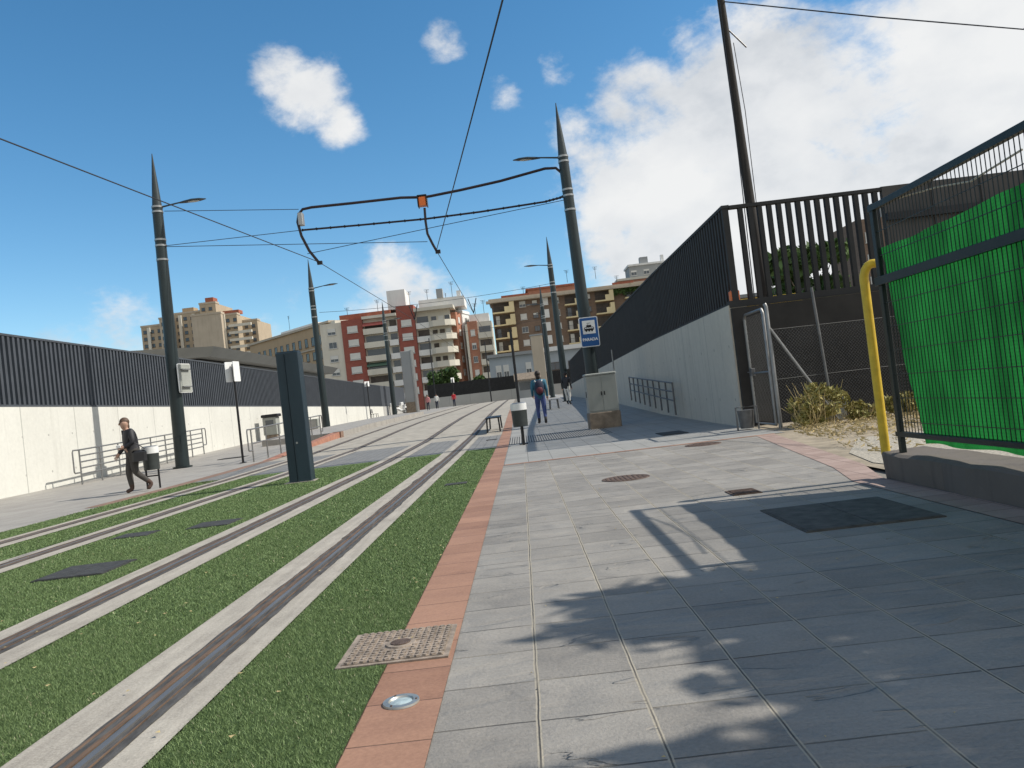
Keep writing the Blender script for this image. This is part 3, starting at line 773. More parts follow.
handrail(3.95, 20.6, 28.5, .16, .52, .82, 9, 3, 'dull metal handrail leaning along the shaded right wall', 'dull_steel', None, False)
# platform ramp
q = MB(); q.add([(-8.05, 24, gz(24)), (-7.72, 24, gz(24)), (-7.72, 33, .52), (-8.05, 33, .52), (-8.05, 33, 0), (-7.72, 33, 0)], [(0, 1, 2, 3), (1, 5, 2), (0, 3, 4), (2, 5, 4, 3)])
q.build('ramp_edge', 'orange_tiles')['kind'] = 'structure'
q = MB(); ys = [33, 40, 50, 62]
for a, b in zip(ys, ys[1:]): q.box(-11, -7.72, a, b, gz(a) - .05, gz(a) + .24, 0, gz(b) - .05, gz(b) + .24)
q.build('platform', 'pavers_left')['kind'] = 'structure'
MB().box(-8.0, -7.66, 33.003, 33.5, gz(33), gz(33) + .26).build('platform_kerb', 'brown_kerb')['kind'] = 'structure'
t = tag(empty('ticket_machine', (-12.9, 40.5, gz(40))), 'pale ticket box with black top against the left wall behind the totem', 'machine')
MB().bbox(-.35, .35, -.3, .3, .25, 1.15, .02).build('body', 'cabinet', t); MB().bbox(-.4, .45, -.35, .35, 1.152, 1.3, .03).build('top', 'black', t)
MB().box(-.3, .3, -.25, .25, 0, .249).build('foot', 'plinth', t); MB().box(-.2, .2, -.315, -.301, .7, 1.0).build('screen', 'pane', t)
t = tag(empty('meter_box', (-12.6, 47.2, gz(47))), 'small grey box on the sidewalk right of the second left lamp pole', 'box')
MB().bbox(-.4, .4, -.25, .25, 0, .75, .02).build('body', 'cabinet', t); MB().box(-.3, .3, -.262, -.252, .1, .65).build('door', 'band', t)

# benches
def bench(x, y, rz, lab, mat='black', leg='black', L_=1.8, back=True):
    t = tag(empty('bench', (x, y, gz(y)), rz), lab, 'bench')
    q = MB()
    for k in range(4): q.box(-L_ / 2, L_ / 2, -.22 + k * .115, -.12 + k * .115, .43, .46)
    q.build('seat', mat, t)
    if back:
        q = MB()
        for k in range(3): q.box(-L_ / 2, L_ / 2, .24 + k * .02, .26 + k * .02, .55 + k * .11, .64 + k * .11)
        q.build('backrest', mat, t)
    for s in (-1, 1):
        for w in (-1, 1): MB().tube([(s * (L_ / 2 - .15), w * .2, 0), (s * (L_ / 2 - .15), w * .18, .429)], .025, 6).build('leg', leg, t)
        if back: MB().tube([(s * (L_ / 2 - .15), .22, .4), (s * (L_ / 2 - .15), .275, .86)], .02, 6).build('back_bar', leg, t)
    return t
bench(-12.3, 66, math.radians(95), 'metal bench against the left wall near the small distant post', 'steel', 'dull_steel')
bench(-.95, 25.5, math.radians(90), 'low dark backless bench between the nearer track and the litter bin', 'black', 'black', 2.6, False)
bench(1.5, 37, math.radians(90), 'small grey bench beyond the walker with the backpack', 'band', 'dull_steel', 1.2, False)

# ------------------------------------------------------------------ covers and lights in the ground
t = tag(empty('drain_cover', (-.665, 3.565, .004)), 'square studded iron cover set in the terracotta edge between turf and pavers', 'cover')
q = MB(); q.box(-.245, .235, -.235, .235, -.03, .008); q.build('frame', 'cover', t)
q = MB(); q.box(-.222, .212, -.212, .212, .008, .012)
for i in range(13):
    for j in range(13):
        cx = -.2 + i * .0335; cy = -.2 + j * .0335
        if (cx ** 2 + cy ** 2) < .075 ** 2: continue
        s = .0105; a = .5 if (i + j) % 2 else -.5
        q.add([(cx + s * 1.25 * math.cos(a + k * PI / 2 + PI / 4), cy + s * 1.25 * math.sin(a + k * PI / 2 + PI / 4), z) for z in (.012, .018) for k in range(4)],
              [(4, 5, 6, 7)] + [(k, (k + 1) % 4, 4 + (k + 1) % 4, 4 + k) for k in range(4)])
q.tube([(0, 0, .012), (0, 0, .019)], [.07, .066], 24); q.build('lid', 'cover', t)
MB().tube([(0, 0, .02), (0, 0, .023)], [.045, .045], 20).build('boss', 'mh', t)
t = tag(empty('ground_uplight', (-.56, 2.88, .004)), 'round glass uplight with metal ring set in the terracotta tiles', 'ground light')
q = MB(); n = 32
vs = [(r * math.cos(2 * PI * k / n), r * math.sin(2 * PI * k / n), z) for r, z in ((.068, .001), (.066, .008), (.046, .009), (.042, .003)) for k in range(n)]
q.add(vs, [(i * n + k, i * n + (k + 1) % n, (i + 1) * n + (k + 1) % n, (i + 1) * n + k) for i in range(3) for k in range(n)]); q.build('ring', 'chrome', t, True)
MB().ell((0, 0, .002), .043, .043, .006, 24, 6).build('lens', 'glass_light', t, True)
for a in range(3):
    MB().cyl(.056 * math.cos(a * 2.1), .056 * math.sin(a * 2.1), .0085, .0115, .004, 8).build('screw', 'mh', t)
def round_cover(x, y, r, lab, grp='round manhole covers'):
    t = tag(empty('manhole_cover', (x, y, gz(y) + .002)), lab, 'manhole cover', grp)
    q = MB(); n = 32
    vs = [(rr * math.cos(2 * PI * k / n), rr * math.sin(2 * PI * k / n), z) for rr, z in ((r, 0), (r - .004, .006), (r * .9, .006), (r * .89, .003)) for k in range(n)]
    q.add(vs, [(i * n + k, i * n + (k + 1) % n, (i + 1) * n + (k + 1) % n, (i + 1) * n + k) for i in range(3) for k in range(n)]); q.build('frame', 'mh', t)
    q = MB(); q.tube([(0, 0, .0), (0, 0, .003)], r * .885, 32)
    for i in range(-4, 5):
        for j in range(-4, 5):
            if math.hypot(i, j) < 4.2:
                q.bbox(i * r * .19 - .018, i * r * .19 + .018, j * r * .19 - .018, j * r * .19 + .018, .003, .009, .004)
    q.build('lid', 'mh', t)
round_cover(1.08, 9.05, .275, 'rusty round manhole cover in the sunlit middle of the pavers')
round_cover(2.73, 12.35, .28, 'rusty round manhole cover just before the thin red band, towards the metal gate')
def rect_cover(x, y, w, d, lab, mat='mh_dark', z=.004, name='access_cover', bars=0):
    t = tag(empty(name, (x, y, z)), lab, 'cover')
    q = MB(); q.box(-w / 2, w / 2, -d / 2, d / 2, -.01, .004); q.build('frame', mat, t)
    q = MB()
    if bars:
        for k in range(bars): q.box(-w / 2 + .02, w / 2 - .02, -d / 2 + .02 + k * (d - .04) / bars, -d / 2 + .02 + (k + .5) * (d - .04) / bars, .005, .012)
    else:
        q.box(-w / 2 + .015, -.004, -d / 2 + .015, d / 2 - .015, .004, .008); q.box(.004, w / 2 - .015, -d / 2 + .015, d / 2 - .015, .004, .008)
    q.build('lid', mat, t); return t
rect_cover(1.84, 6.97, .25, .3, 'small rectangular rusty drain grate on pavers near the tip of the fence shadow', 'mh', bars=6, name='drain_grate')
rect_cover(2.12, 5.47, .88, .96, 'large dark double access cover in the shade beside the low wall', 'cover_mat')
rect_cover(-3.9, 6.8, .6, .6, 'dark square plate in the turf at left, largest of the turf plates', z=.012)
rect_cover(-3.72, 9.2, .5, .5, 'dark plate half sunk in the turf before the totem', z=.009)
rect_cover(-4.55, 9.0, .42, .38, 'small dark plate in the turf near the farther track', z=.009)
rect_cover(-1.0, 10.6, .3, .25, 'small dark lid in the turf beside the terracotta edge', z=.009)
rect_cover(-10.2, 27.5, .9, .7, 'dark lid on the left sidewalk behind the walking woman', z=gz(27.5) + .005)
rect_cover(2.9, 15.8, .5, .9, 'dark lid on the shaded part of the right walkway', z=.006)
rect_cover(-.9, 21.0, .3, .3, 'small lid at the crossing beside the red edge', z=.04)

# ------------------------------------------------------------------ low wall + mesh fence with green cloth
q = MB()
ny = 40
def lw(y, k): return .012 * math.sin(y * 7.3 + k) + .01 * math.sin(y * 17 + 2 * k)
vs = []; fs = []
for i in range(ny + 1):
    y = -6 + 12.86 * i / ny
    hh = .225 + lw(y, 1) * .5
    vs += [(3.03 + lw(y, 2), y, -.02), (3.03 + lw(y, 3), y, hh - .02), (3.06 + lw(y, 4), y, hh), (3.40 + lw(y, 5), y, hh + .01), (3.44, y, -.02)]
for i in range(ny):
    for k in range(4): fs.append((i * 5 + k, i * 5 + k + 1, i * 5 + k + 6, i * 5 + k + 5))
fs += [tuple(range(5)), tuple(reversed(range(ny * 5, ny * 5 + 5)))]
q.add(vs, fs)
M['rough_conc'] = concrete_wall('rough_dark_concrete', (.14, .12, .10), 50, .8, (.05, .045, .04))
tag(q.build('low_wall', 'rough_conc'), 'low rough concrete wall under the green-covered mesh fence', 'wall')
t = tag(empty('mesh_fence', (3.13, 6.72, 0)), 'dark welded mesh fence with top, middle and bottom rails beside the yellow post', 'fence')
ZT = 2.32
def ybox(name, y0, y1, z0, z1, x0=-.025, x1=.025): return MB().bbox(x0, x1, y0, y1, z0, z1, .004).build(name, 'mesh', t)
y_end = -4.45
ybox('top_rail', y_end, 0, ZT - .05, ZT); ybox('middle_rail', y_end, 0, 1.64, 1.71, -.04, -.001 + .0); ybox('bottom_rail', y_end, 0, .36, .40)
for yy in (-.05, -2.27, -4.45): ybox('post', yy - .03, yy + .03, .2, ZT + .01, -.02, .02)
q = MB(); yy = -.10
while yy > y_end: q.box(.0, .005, yy, yy + .005, .4, ZT - .05); yy -= .05
zz = .48
while zz < ZT - .1: q.box(-.006, -.001, y_end, 0, zz, zz + .006); zz += .2
q.build('wire_mesh', 'mesh', t)
# cloth
q = MB(); nu, nv = 70, 26; vs = []; fs = []
for i in range(nu + 1):
    f = i / nu; yT = 6.72 - .05 - f * 4.32; yB = 6.72 - .36 - f * 4.0
    zt = 1.95 + .07 * f - .012 * math.sin(f * PI * 3) + .004 * math.sin(f * 40)
    for j in range(nv + 1):
        g = j / nv; z = zt + (.33 - zt) * g + (0 if g < 1 else -.02 + .008 * math.sin(f * 33))
        y = yT + (yB - yT) * (g ** 1.1) * (1 - f)
        x = 3.155 + .005 * math.sin(f * 23 + g * 3) + .006 * math.sin(g * 9 + f * 5) + (.02 * max(0, g - .85) / .15) * (1 + .5 * math.sin(f * 27)) + .006 * math.sin(f * 61 + g * 17)
        vs.append((x - 3.155, y - 6.72, z))
for i in range(nu):
    for j in range(nv): a = i * (nv + 1) + j; fs.append((a, a + 1, a + nv + 2, a + nv + 1))
q.add(vs, fs); o = q.build('shade_cloth', 'cloth', None, True); o.location = (3.155, 6.72, 0)
tag(o, 'bright green woven shade cloth hung on the far side of the mesh fence', 'cloth')
# yellow post with hooked top
t = tag(empty('yellow_post', (3.08, 6.88, .2)), 'yellow bent pipe post standing on the end of the low wall', 'post')
MB().tube([(0, 0, 0), (0, 0, 1.52), (.004, -.0, 1.56), (.014, -.01, 1.60), (.035, -.02, 1.635), (.065, -.03, 1.65), (.10, -.04, 1.65), (.14, -.05, 1.635)], [.038] * 8, 16).build('pipe', 'yellow', t, True)
tag(MB().tube([(0, 0, 0), (.05, -.5, -.05), (.0, -1.0, -.14), (0, -1.55, -.10)], .007, 6).build('cord', 'rope', None, True, (3.16, 6.3, 2.28)), 'pale cord slung along the mesh under the fence top', 'cord')

# ------------------------------------------------------------------ gate, chain link, brace, weeds
def mesh_link(mb, x0, x1, z0, z1, y, s=.07, r=.0025, dx=0, dy=0):
    """diamond mesh as thin strips in the plane x (or along y when dy)"""
    L_ = x1 - x0; H = z1 - z0
    for sg in (1, -1):
        c = -H
        while c < L_:
            a0 = max(0, c); a1 = min(L_, c + H)
            if a1 - a0 > .02:
                za, zb = (a0 - c, a1 - c) if sg > 0 else (H - (a0 - c), H - (a1 - c))
                if dy: pa = (y, x0 + a0, z0 + za); pb = (y, x0 + a1, z0 + zb)
                else: pa = (x0 + a0, y, z0 + za); pb = (x0 + a1, y, z0 + zb)
                mb.tube([pa, pb], r, 3, False)
            c += s
t = tag(empty('metal_gate', (4.42, 13.95, 0)), 'narrow tubular metal gate with mesh standing ajar at the wall corner', 'gate')
fr = [(0, .05, .06), (0, .05, 2.04), (0, .12, 2.12), (0, 1.12, 2.12), (0, 1.2, 2.04), (0, 1.2, .06), (0, .05, .06)]
MB().tube(fr, .027, 8).build('frame', 'steel', t, True)
MB().tube([(.0, .05, 1.0), (0, 1.2, 1.0)], .018, 6).build('midbar', 'steel', t)
q = MB(); mesh_link(q, .08, 1.17, .1, 2.06, 0, .09, .0016, dy=1); q.build('mesh', 'link', t)
lk = MB().bbox(-.05, .03, 1.0, 1.12, .95, 1.1, .01).build('lock', 'dull_steel', t)
MB().tube([(-.05, 1.04, 1.03), (-.1, 1.04, 1.03), (-.1, .96, 1.03)], .01, 6).build('handle', 'dull_steel', lk)
t = tag(empty('chain_link_fence', (4.46, 13.9, 0)), 'grey chain-link fence with slanted brace in front of the dark wall', 'fence')
MB().tube([(0, 0, 0), (0, 0, 2.14), (-.01, .03, 2.19)], .034, 10).build('post', 'steel', t, True)
MB().tube([(3.2, .6, 0), (3.2, .6, 1.8)], .026, 8).build('post', 'steel', t, True)
MB().tube([(1.0, .15, 0), (.9, .18, 2.4)], .026, 8).build('post', 'dull_steel', t, True)
MB().tube([(.02, -.01, 1.75), (.92, -.25, .04)], .024, 8).build('brace', 'steel', t, True)
q = MB(); mesh_link(q, .03, 6.5, .06, 1.72, 0, .062, .0022)
o = q.build('mesh', 'link', t); o.rotation_euler = (0, 0, math.radians(10))
o = MB().tube([(.03, 0, 1.73), (6.5, 0, 1.73)], .004, 4).build('tension_wire', 'link', t); o.rotation_euler = (0, 0, math.radians(10))
o = MB().tube([(.03, 0, .85), (6.5, 0, .85)], .004, 4).build('tension_wire', 'link', t); o.rotation_euler = (0, 0, math.radians(10))
# small box at corner
t = tag(empty('pail', (4.02, 14.4, 0)), 'small grey pail hung in a metal stand at the foot of the wall corner', 'pail')
MB().tube([(0, 0, .03), (0, 0, .36)], [.12, .15], 14).build('tub', 'dull_steel', t, True)
MB().tube([(-.2, -.1, 0), (-.2, -.1, .42), (.18, -.1, .42), (.18, -.1, 0)], .018, 6).build('stand', 'dull_steel', t, True)
tag(MB().bbox(-.09, .09, -.09, .09, 0, .22, .03).build('beacon_lamp', 'orange', None, False, (XR + .18, 15.6 - .16, 2.44)), 'small orange lamp at the foot of the fence corner on the right wall', 'lamp')
tag(MB().bbox(-.3, .3, -.02, .02, 0, .45, .01).build('grey_board', 'cabinet', None, False, (5.45, 14.2, 0)), 'small grey board leaning in the weeds behind the brace', 'board')

def leaf_cloud(name, centres, n, size, mat, parent=None, aspect=2.2, loc=(0, 0, 0), droop=0):
    """many small leaf faces scattered in clumps; tone varies by clump"""
    V = []; T = []
    tot = sum(c[3] * c[4] * c[5] for c in centres)
    for (cx, cy, cz, rx, ry, rz) in centres:
        k = max(4, int(n * (rx * ry * rz) / tot))
        d = rng.normal(size=(k, 3)); d /= np.linalg.norm(d, axis=1)[:, None]
        rr = rng.uniform(.35, 1, k) ** .6
        p = np.array([cx, cy, cz]) + d * rr[:, None] * np.array([rx, ry, rz]) * rng.uniform(.75, 1.15, (k, 1))
        a = rng.normal(size=(k, 3)); a /= np.linalg.norm(a, axis=1)[:, None]; a[:, 2] -= droop; a /= np.linalg.norm(a, axis=1)[:, None]
        b = np.cross(a, rng.normal(size=(k, 3))); b /= np.linalg.norm(b, axis=1)[:, None]
        s = size * rng.uniform(.6, 1.4, (k, 1))
        q = np.stack([p - a * s * aspect / 2, p + b * s * .5, p + a * s * aspect / 2, p - b * s * .5], 1)
        V.append(q.reshape(-1, 3)); tone = np.clip(rng.normal(rng.uniform(.25, .75), .2, k), 0, 1); T.append(np.repeat(tone, 4))
    V = np.concatenate(V); T = np.concatenate(T); m = len(V) // 4
    me = bpy.data.meshes.new(name); me.from_pydata(V.tolist(), [], np.arange(4 * m).reshape(-1, 4).tolist())
    at = me.attributes.new('tone', 'FLOAT', 'POINT'); at.data.foreach_set('value', T.astype(np.float32))
    me.materials.append(M[mat]); me.update()
    o = bpy.data.objects.new(name, me); COL.objects.link(o); o.location = loc
    if parent is not None: o.parent = parent
    return o
def tree(x, y, z0, h, r, lab, n=6000, size=.12, mat='leaf', trunk_r=.15, crown_z=.55, clumps=16, seed=1, sq=(1, 1, 1)):
    random.seed(seed)
    t = tag(empty('tree', (x, y, z0)), lab, 'tree')
    q = MB(); ch = h * crown_z
    q.tube([(0, 0, 0), (.03 * h, .01, ch * .5), (-.02, .03 * h, ch), (0, 0, h * .85)], [trunk_r, trunk_r * .8, trunk_r * .6, trunk_r * .15], 10)
    cs = []
    for i in range(clumps):
        a = random.uniform(0, 2 * PI); e = random.uniform(-.6, 1); d = r * random.uniform(.35, .85)
        c = (d * math.cos(a) * sq[0], d * math.sin(a) * sq[1], ch + (h - ch) * .45 + e * (h - ch) * .42)
        q.tube([(0, 0, ch * .8), tuple(Vector((0, 0, ch)).lerp(Vector(c), .5) + Vector((0, 0, .05 * h))), c], [trunk_r * .4, trunk_r * .22, trunk_r * .06], 6)
        s = r * random.uniform(.22, .42); cs.append((*c, s * sq[0], s * sq[1], s * .75))
    q.build('trunk', 'bark', t, True)
    leaf_cloud('crown', cs, n, size, mat, t)
    return t
def weeds(x, y, r, h, n, lab, mats=('weedleaf',), name='weed_bush'):
    t = tag(empty(name, (x, y, 0)), lab, 'weeds')
    q = MB()
    for i in range(n):
        a = random.uniform(0, 2 * PI); d = random.uniform(0, r * .5); hh = h * random.uniform(.4, 1); l = random.uniform(.1, .5)
        p0 = (d * math.cos(a), d * math.sin(a), 0); p1 = (p0[0] + l * .4 * math.cos(a), p0[1] + l * .3 * math.sin(a), hh * .6); p2 = (p0[0] + l * r * 1.2 * math.cos(a), p0[1] + l * r * math.sin(a), hh)
        q.tube([p0, p1, p2], [.006, .004, .002], 4)
    q.build('stems', 'straw', t)
    cs = []
    for i in range(16):
        a = random.uniform(0, 2 * PI); d = random.uniform(0, r * .8); cs.append((d * math.cos(a), d * math.sin(a) * .6, h * random.uniform(.2, .85) * (1 - .35 * d / r), r * .25, r * .2, h * .16))
    leaf_cloud('leaves', cs, n * 26, .035, mats[0], t, 3.2)
    return t
weeds(5.0, 13.5, .68, .78, 44, 'yellow-green weed bush under the slanted brace behind the gate')
weeds(4.75, 13.35, .28, .45, 40, 'smaller straw-coloured weed tuft at the foot of the metal gate')
weeds(6.6, 13.7, .5, .4, 50, 'dry reddish weed tuft at the chain-link fence left of the yellow post')
weeds(5.7, 13.5, .35, .35, 40, 'low dry weed tuft between the two bigger weed bushes')
weeds(7.6, 13.2, .5, .55, 50, 'dry weeds seen through the mesh right of the yellow post')
# straw cover
q = MB()
for i in range(5200):
    x = random.uniform(3.7, 8.0); y = random.uniform(8.6, 13.7)
    if x < 3.42 + (y - 7.9) * .16 + .12: continue
    if y < 11.0 and random.random() < .7: continue
    a = random.uniform(0, PI); l = random.uniform(.03, .12); z = random.uniform(.0, .05); w = .004
    dx, dy = math.cos(a) * l, math.sin(a) * l
    q.add([(x, y, z), (x + w, y + w, z), (x + dx + w, y + dy, z + random.uniform(0, .05)), (x + dx, y + dy, z + random.uniform(0, .04))], [(0, 1, 2, 3)])
tag(q.build('dry_grass', 'straw'), 'flattened dry grass on the plot before the chain-link fence', 'dry grass', None, 'stuff')

# wooden utility pole and cable
t = tag(empty('utility_pole', (5.75, 18.2, 0)), 'leaning dark wooden utility pole rising behind the open bar fence', 'utility pole')
MB().tube([(0.12, 0, 0), (.02, 0, 5), (-.07, 0, 9.4), (-.12, 0, 12)], [.14, .11, .085, .075], 14).build('shaft', 'wood', t, True)
MB().tube([(-.02, 0, 9.0), (.38, 0, 8.5)], .018, 6).build('stay', 'black', t)
MB().tube([(-.18, -.08, 2), (-.14, -.1, 6), (-.13, -.1, 12)], .012, 5).build('cable', 'wire', t, True)
MB().tube([(.06, -.1, 8.6), (.13, -.12, 7), (.12, -.12, 4), (.3, -.12, 2.6)], .01, 5).build('cable', 'wire', t, True)
cable([P(722, -1, 18.2), P(880, 16, 15.5), P(1024, 29, 13.5), (13, 8, 8.9)], .014, 'thick black cable leaving the wooden pole towards the upper right', 0, 12, 'utility_cable', 'utility pole cables')

# ------------------------------------------------------------------ trees
tree(5.9, 2.65, 0, 5.3, 1.75, 'leafy street tree outside the frame at right casting the ragged shadow on the pavers', 4300, .13, 'leaf', .09, .5, 15, 5)
tree(17.2, 46, 0, 8.0, 2.5, 'bushy green tree seen through the bars of the corner fence', 5000, .3, 'leaf', .2, .35, 16, 3)
for i, (x, y, h, r, lab) in enumerate(((-11.3, 118, 6.5, 2.4, 'dark green tree behind the far wall beside the slab tower'), (-6.2, 121, 4.4, 1.6, 'small dark tree behind the far wall right of the person in red'))):
    tree(x, y, 1, h, r, lab, 3000, .3, 'leaf', .14, .35, 12, 20 + i)

# ------------------------------------------------------------------ street tower slabs
t = tag(empty('slab_tower', (-10.9, 80, gz(80))), 'tall narrow grey concrete slab with pale metal edge ending the left wall', 'tower')
MB().bbox(-.75, .2, 0, 1.2, 0, 6.3, .03).build('slab', 'b_grey', t); MB().bbox(.205, .42, -.05, 1.2, 0, 6.35, .02).build('metal_edge', 'band', t)
MB().box(-.74, .19, -.03, -.003, 0, 1.1).build('foot_panel', 'plinth', t)
t = tag(empty('lift_tower', (3.05, 108, 1)), 'beige rectangular concrete tower rising above the walker with the backpack', 'tower')
MB().bbox(-.8, .8, 0, 2, 0, 8.3, .03).build('shaft', 'b_beige', t); MB().box(-.9, .9, -.1, 2.1, 8.303, 8.5).build('cap', 'b_grey', t)

# moped pair
def moped(x, y, rz, lab):
    t = tag(empty('moped', (x, y, gz(y)), rz), lab, 'moped', 'parked mopeds')
    for wx in (-.6, .6):
        q = MB(); pts = [(wx + .23 * math.cos(a), 0, .28 + .23 * math.sin(a)) for a in [2 * PI * i / 16 for i in range(17)]]; q.tube(pts, .055, 6, False); w = q.build('wheel', 'black', t, True)
        MB().tube([(wx, -.03, .28), (wx, .03, .28)], .1, 10).build('hub', 'band', w)
    q = MB(); q.tube([(-.8, 0, .6), (-.5, 0, .62), (-.1, 0, .5), (.1, 0, .32), (.4, 0, .45), (.52, 0, .95)], [.1, .17, .16, .12, .1, .12], 10); q.build('body', 'white', t, True)
    MB().bbox(-.75, -.1, -.14, .14, .76, .88, .05).build('seat', 'black', t)
    MB().tube([(.5, -.3, 1.05), (.55, 0, 1.0), (.5, .3, 1.05)], .02, 6).build('handlebar', 'black', t)
    MB().bbox(-1.05, -.7, -.18, .18, .85, 1.2, .04).build('top_box', 'white', t)
moped(-12.6, 82, math.radians(20), 'white moped parked by the slab tower, nearer one')
moped(-12.0, 84.5, math.radians(35), 'white moped parked by the slab tower, farther one')

# ------------------------------------------------------------------ buildings
WM = {}
def winmesh(w, h, fm, pm, kind):
    key = (round(w, 2), round(h, 2), fm, pm, kind)
    if key not in WM:
        f = MB(); b = .08
        f.box(-w / 2, w / 2, -.10, .0, -h / 2, -h / 2 + b); f.box(-w / 2, w / 2, -.10, 0, h / 2 - b, h / 2)
        f.box(-w / 2, -w / 2 + b, -.10, 0, -h / 2 + b, h / 2 - b); f.box(w / 2 - b, w / 2, -.10, 0, -h / 2 + b, h / 2 - b); f.box(-.03, .03, -.08, -.0, -h / 2 + b, h / 2 - b)
        f.box(-w / 2 - .1, w / 2 + .1, -.2, -.0, -h / 2 - .1, -h / 2 - .003)
        p = MB(); p.box(-w / 2 + b, -.03, -.03, -.003, -h / 2 + b, h / 2 - b); p.box(.03, w / 2 - b, -.03, -.003, -h / 2 + b, h / 2 - b)
        s = MB(); s.box(-w / 2 + b, w / 2 - b, -.095, -.082, h / 2 - b - h * kind, h / 2 - b)
        WM[key] = (f.mesh('window', fm), p.mesh('pane', pm), s.mesh('shutter', 'shutter') if kind > 0 else None)
    return WM[key]
def window(parent, x, z, w, h, y=0, fm='frame', pm='pane', kind=None):
    if kind is None: kind = random.choice([0, 0, .3, .5, .85])
    f, p, s = winmesh(w, h, fm, pm, kind)
    o = inst('window', f, parent, (x, y, z)); inst('pane', p, o)
    if s: inst('shutter', s, o)
    return o
def balcony(parent, x0, x1, z, mat, y=0, depth=1.3, ph=1.0, railmat=None, loggia_shade=True, awn=None, sh=3.0):
    """slab with parapet, with a recessed dark loggia behind"""
    q = MB(); q.box(x0, x1, y - depth, y - .003, z - .25, z)
    q.box(x0, x1, y - depth, y - depth + .12, z, z + ph); q.box(x0, x0 + .12, y - depth + .12, y - .003, z, z + ph); q.box(x1 - .12, x1, y - depth + .12, y - .003, z, z + ph)
    b = q.build('balcony', mat, parent)
    d = MB(); d.box(x0 + .25, x1 - .25, y - .05, y - .004, z + .003, z + sh - .55); d.build('balcony_opening', 'pane' if random.random() < .6 else 'loggia_shade', b)
    if awn:
        a = MB(); a.add([(x0, y - .02, z + 2.5), (x1, y - .02, z + 2.5), (x1, y - 1.5, z + 1.9), (x0, y - 1.5, z + 1.9), (x0, y - 1.5, z + 1.6), (x1, y - 1.5, z + 1.6)], [(0, 1, 2, 3), (3, 2, 5, 4)]); a.build('awning', awn, b)
    return b
def antenna(parent, x, y, z, h):
    q = MB(); q.tube([(x, y, z), (x, y, z + h)], .05, 4)
    for k in range(3): q.tube([(x - .6 + .1 * k, y, z + h - .3 * k), (x + .6 - .1 * k, y, z + h - .3 * k)], .035, 4)
    q.build('antenna', 'black', parent)
def blk(parent, name, mat, *b): return MB().box(*b).build(name, mat, parent)

random.seed(3)
# --- building C: cream and red apartment block, facade perpendicular to the tracks
C = tag(empty('apartment_building', (0, 174, 0)), 'cream apartment block with red brick strips and a rounded balconied corner, left of centre', 'building')
blk(C, 'wall', 'b_cream', -42.4, -37.6, 0, 14, 0, 22.3)
blk(C, 'brick_strip', 'b_red', -37.597, -32.9, -.25, 14, 0, 22.6)
blk(C, 'wall', 'b_cream', -32.897, -25.2, .6, 14, 0, 22.3)
blk(C, 'brick_strip', 'b_red', -25.197, -21.3, -.25, 14, 0, 24.3)
blk(C, 'wall', 'b_cream', -21.297, -13.6, 1.0, 14, 0, 22.6)
for z in (5.4, 8.4, 11.4, 14.4, 17.4, 20.4):
    window(C, -39.9, z, 1.8, 1.4, 0); window(C, -35.2, z, 2.3, 1.5, -.25, kind=.85); window(C, -23.2, z, 2.3, 1.5, -.25, kind=.85)
    zb = z - 1.3
    balcony(C, -32.8, -28.8 + 1.3, zb, 'b_cream', .6, 1.5, awn='awning' if z == 20.4 else ('awning_g' if z == 11.4 else None))
    balcony(C, -27.3, -25.3, zb, 'b_white', .6, 1.1)
    balcony(C, -21.2, -18.2, zb, 'b_white', 1.0, 1.0)
# rounded corner balconies
for z in (5.4, 8.4, 11.4, 14.4, 17.4, 20.4):
    zb = z - 1.3; q = MB(); pts = [(-18.1, .9), (-18.1, -.7), (-17.3, -1.7), (-14.6, -1.7), (-13.4, -.9), (-12.6, .4), (-12.6, 3.0)]
    for h0, h1, ins in ((-.25, 0, 0),):
        vs = [(x, y, zb + h0) for x, y in pts] + [(x, y, zb + h1) for x, y in pts]; n = len(pts)
        q.add(vs, [tuple(range(n)), tuple(reversed(range(n, 2 * n)))] + [(i, (i + 1) % n, (i + 1) % n + n, i + n) for i in range(n)])
    for (a, b) in zip(pts, pts[1:]):
        va = Vector((*a, zb)); vb = Vector((*b, zb)); nrm = Vector(((vb - va).y, -(vb - va).x, 0)).normalized() * .12
        q.add([va, vb, vb + Vector((0, 0, 1.05)), va + Vector((0, 0, 1.05)), va - nrm, vb - nrm, vb - nrm + Vector((0, 0, 1.05)), va - nrm + Vector((0, 0, 1.05))],
              [(0, 1, 2, 3), (5, 4, 7, 6), (3, 2, 6, 7), (1, 5, 6, 2), (4, 0, 3, 7)])
    b = q.build('corner_balcony', 'b_cream', C)
    for xx in (-17.2, -15.6, -14.2): MB().box(xx - .55, xx + .55, .93, .99, zb + .003, zb + 2.2).build('balcony_opening', random.choice(['pane', 'shutter', 'loggia_shade']), b)  # the darkest of these sheets paint loggia shade flat on the wall
blk(C, 'parapet', 'b_white', -42.5, -13.2, -.3, -.0, 22.603, 23.2) if False else None
blk(C, 'roof_slab', 'b_cream', -21.25, -12.5, -1.2, 14, 22.603, 23.3)
blk(C, 'roof_slab', 'b_cream', -32.85, -25.25, -.9, 14, 22.303, 22.9)
blk(C, 'roof_slab', 'roof_red', -38.5, -27.0, 3, 12, 22.903, 24.2) 
blk(C, 'penthouse', 'b_white', -27.5, -23.4, 4, 12, 24.303, 28.6)
blk(C, 'penthouse', 'b_white', -20.5, -10.2, 4, 12, 23.303, 25.6)
blk(C, 'chimney', 'b_grey', -16.2, -14.8, 3, 5, 25.603, 27.6); blk(C, 'chimney', 'b_white', -11.8, -10.9, 5, 6, 25.603, 27.0)
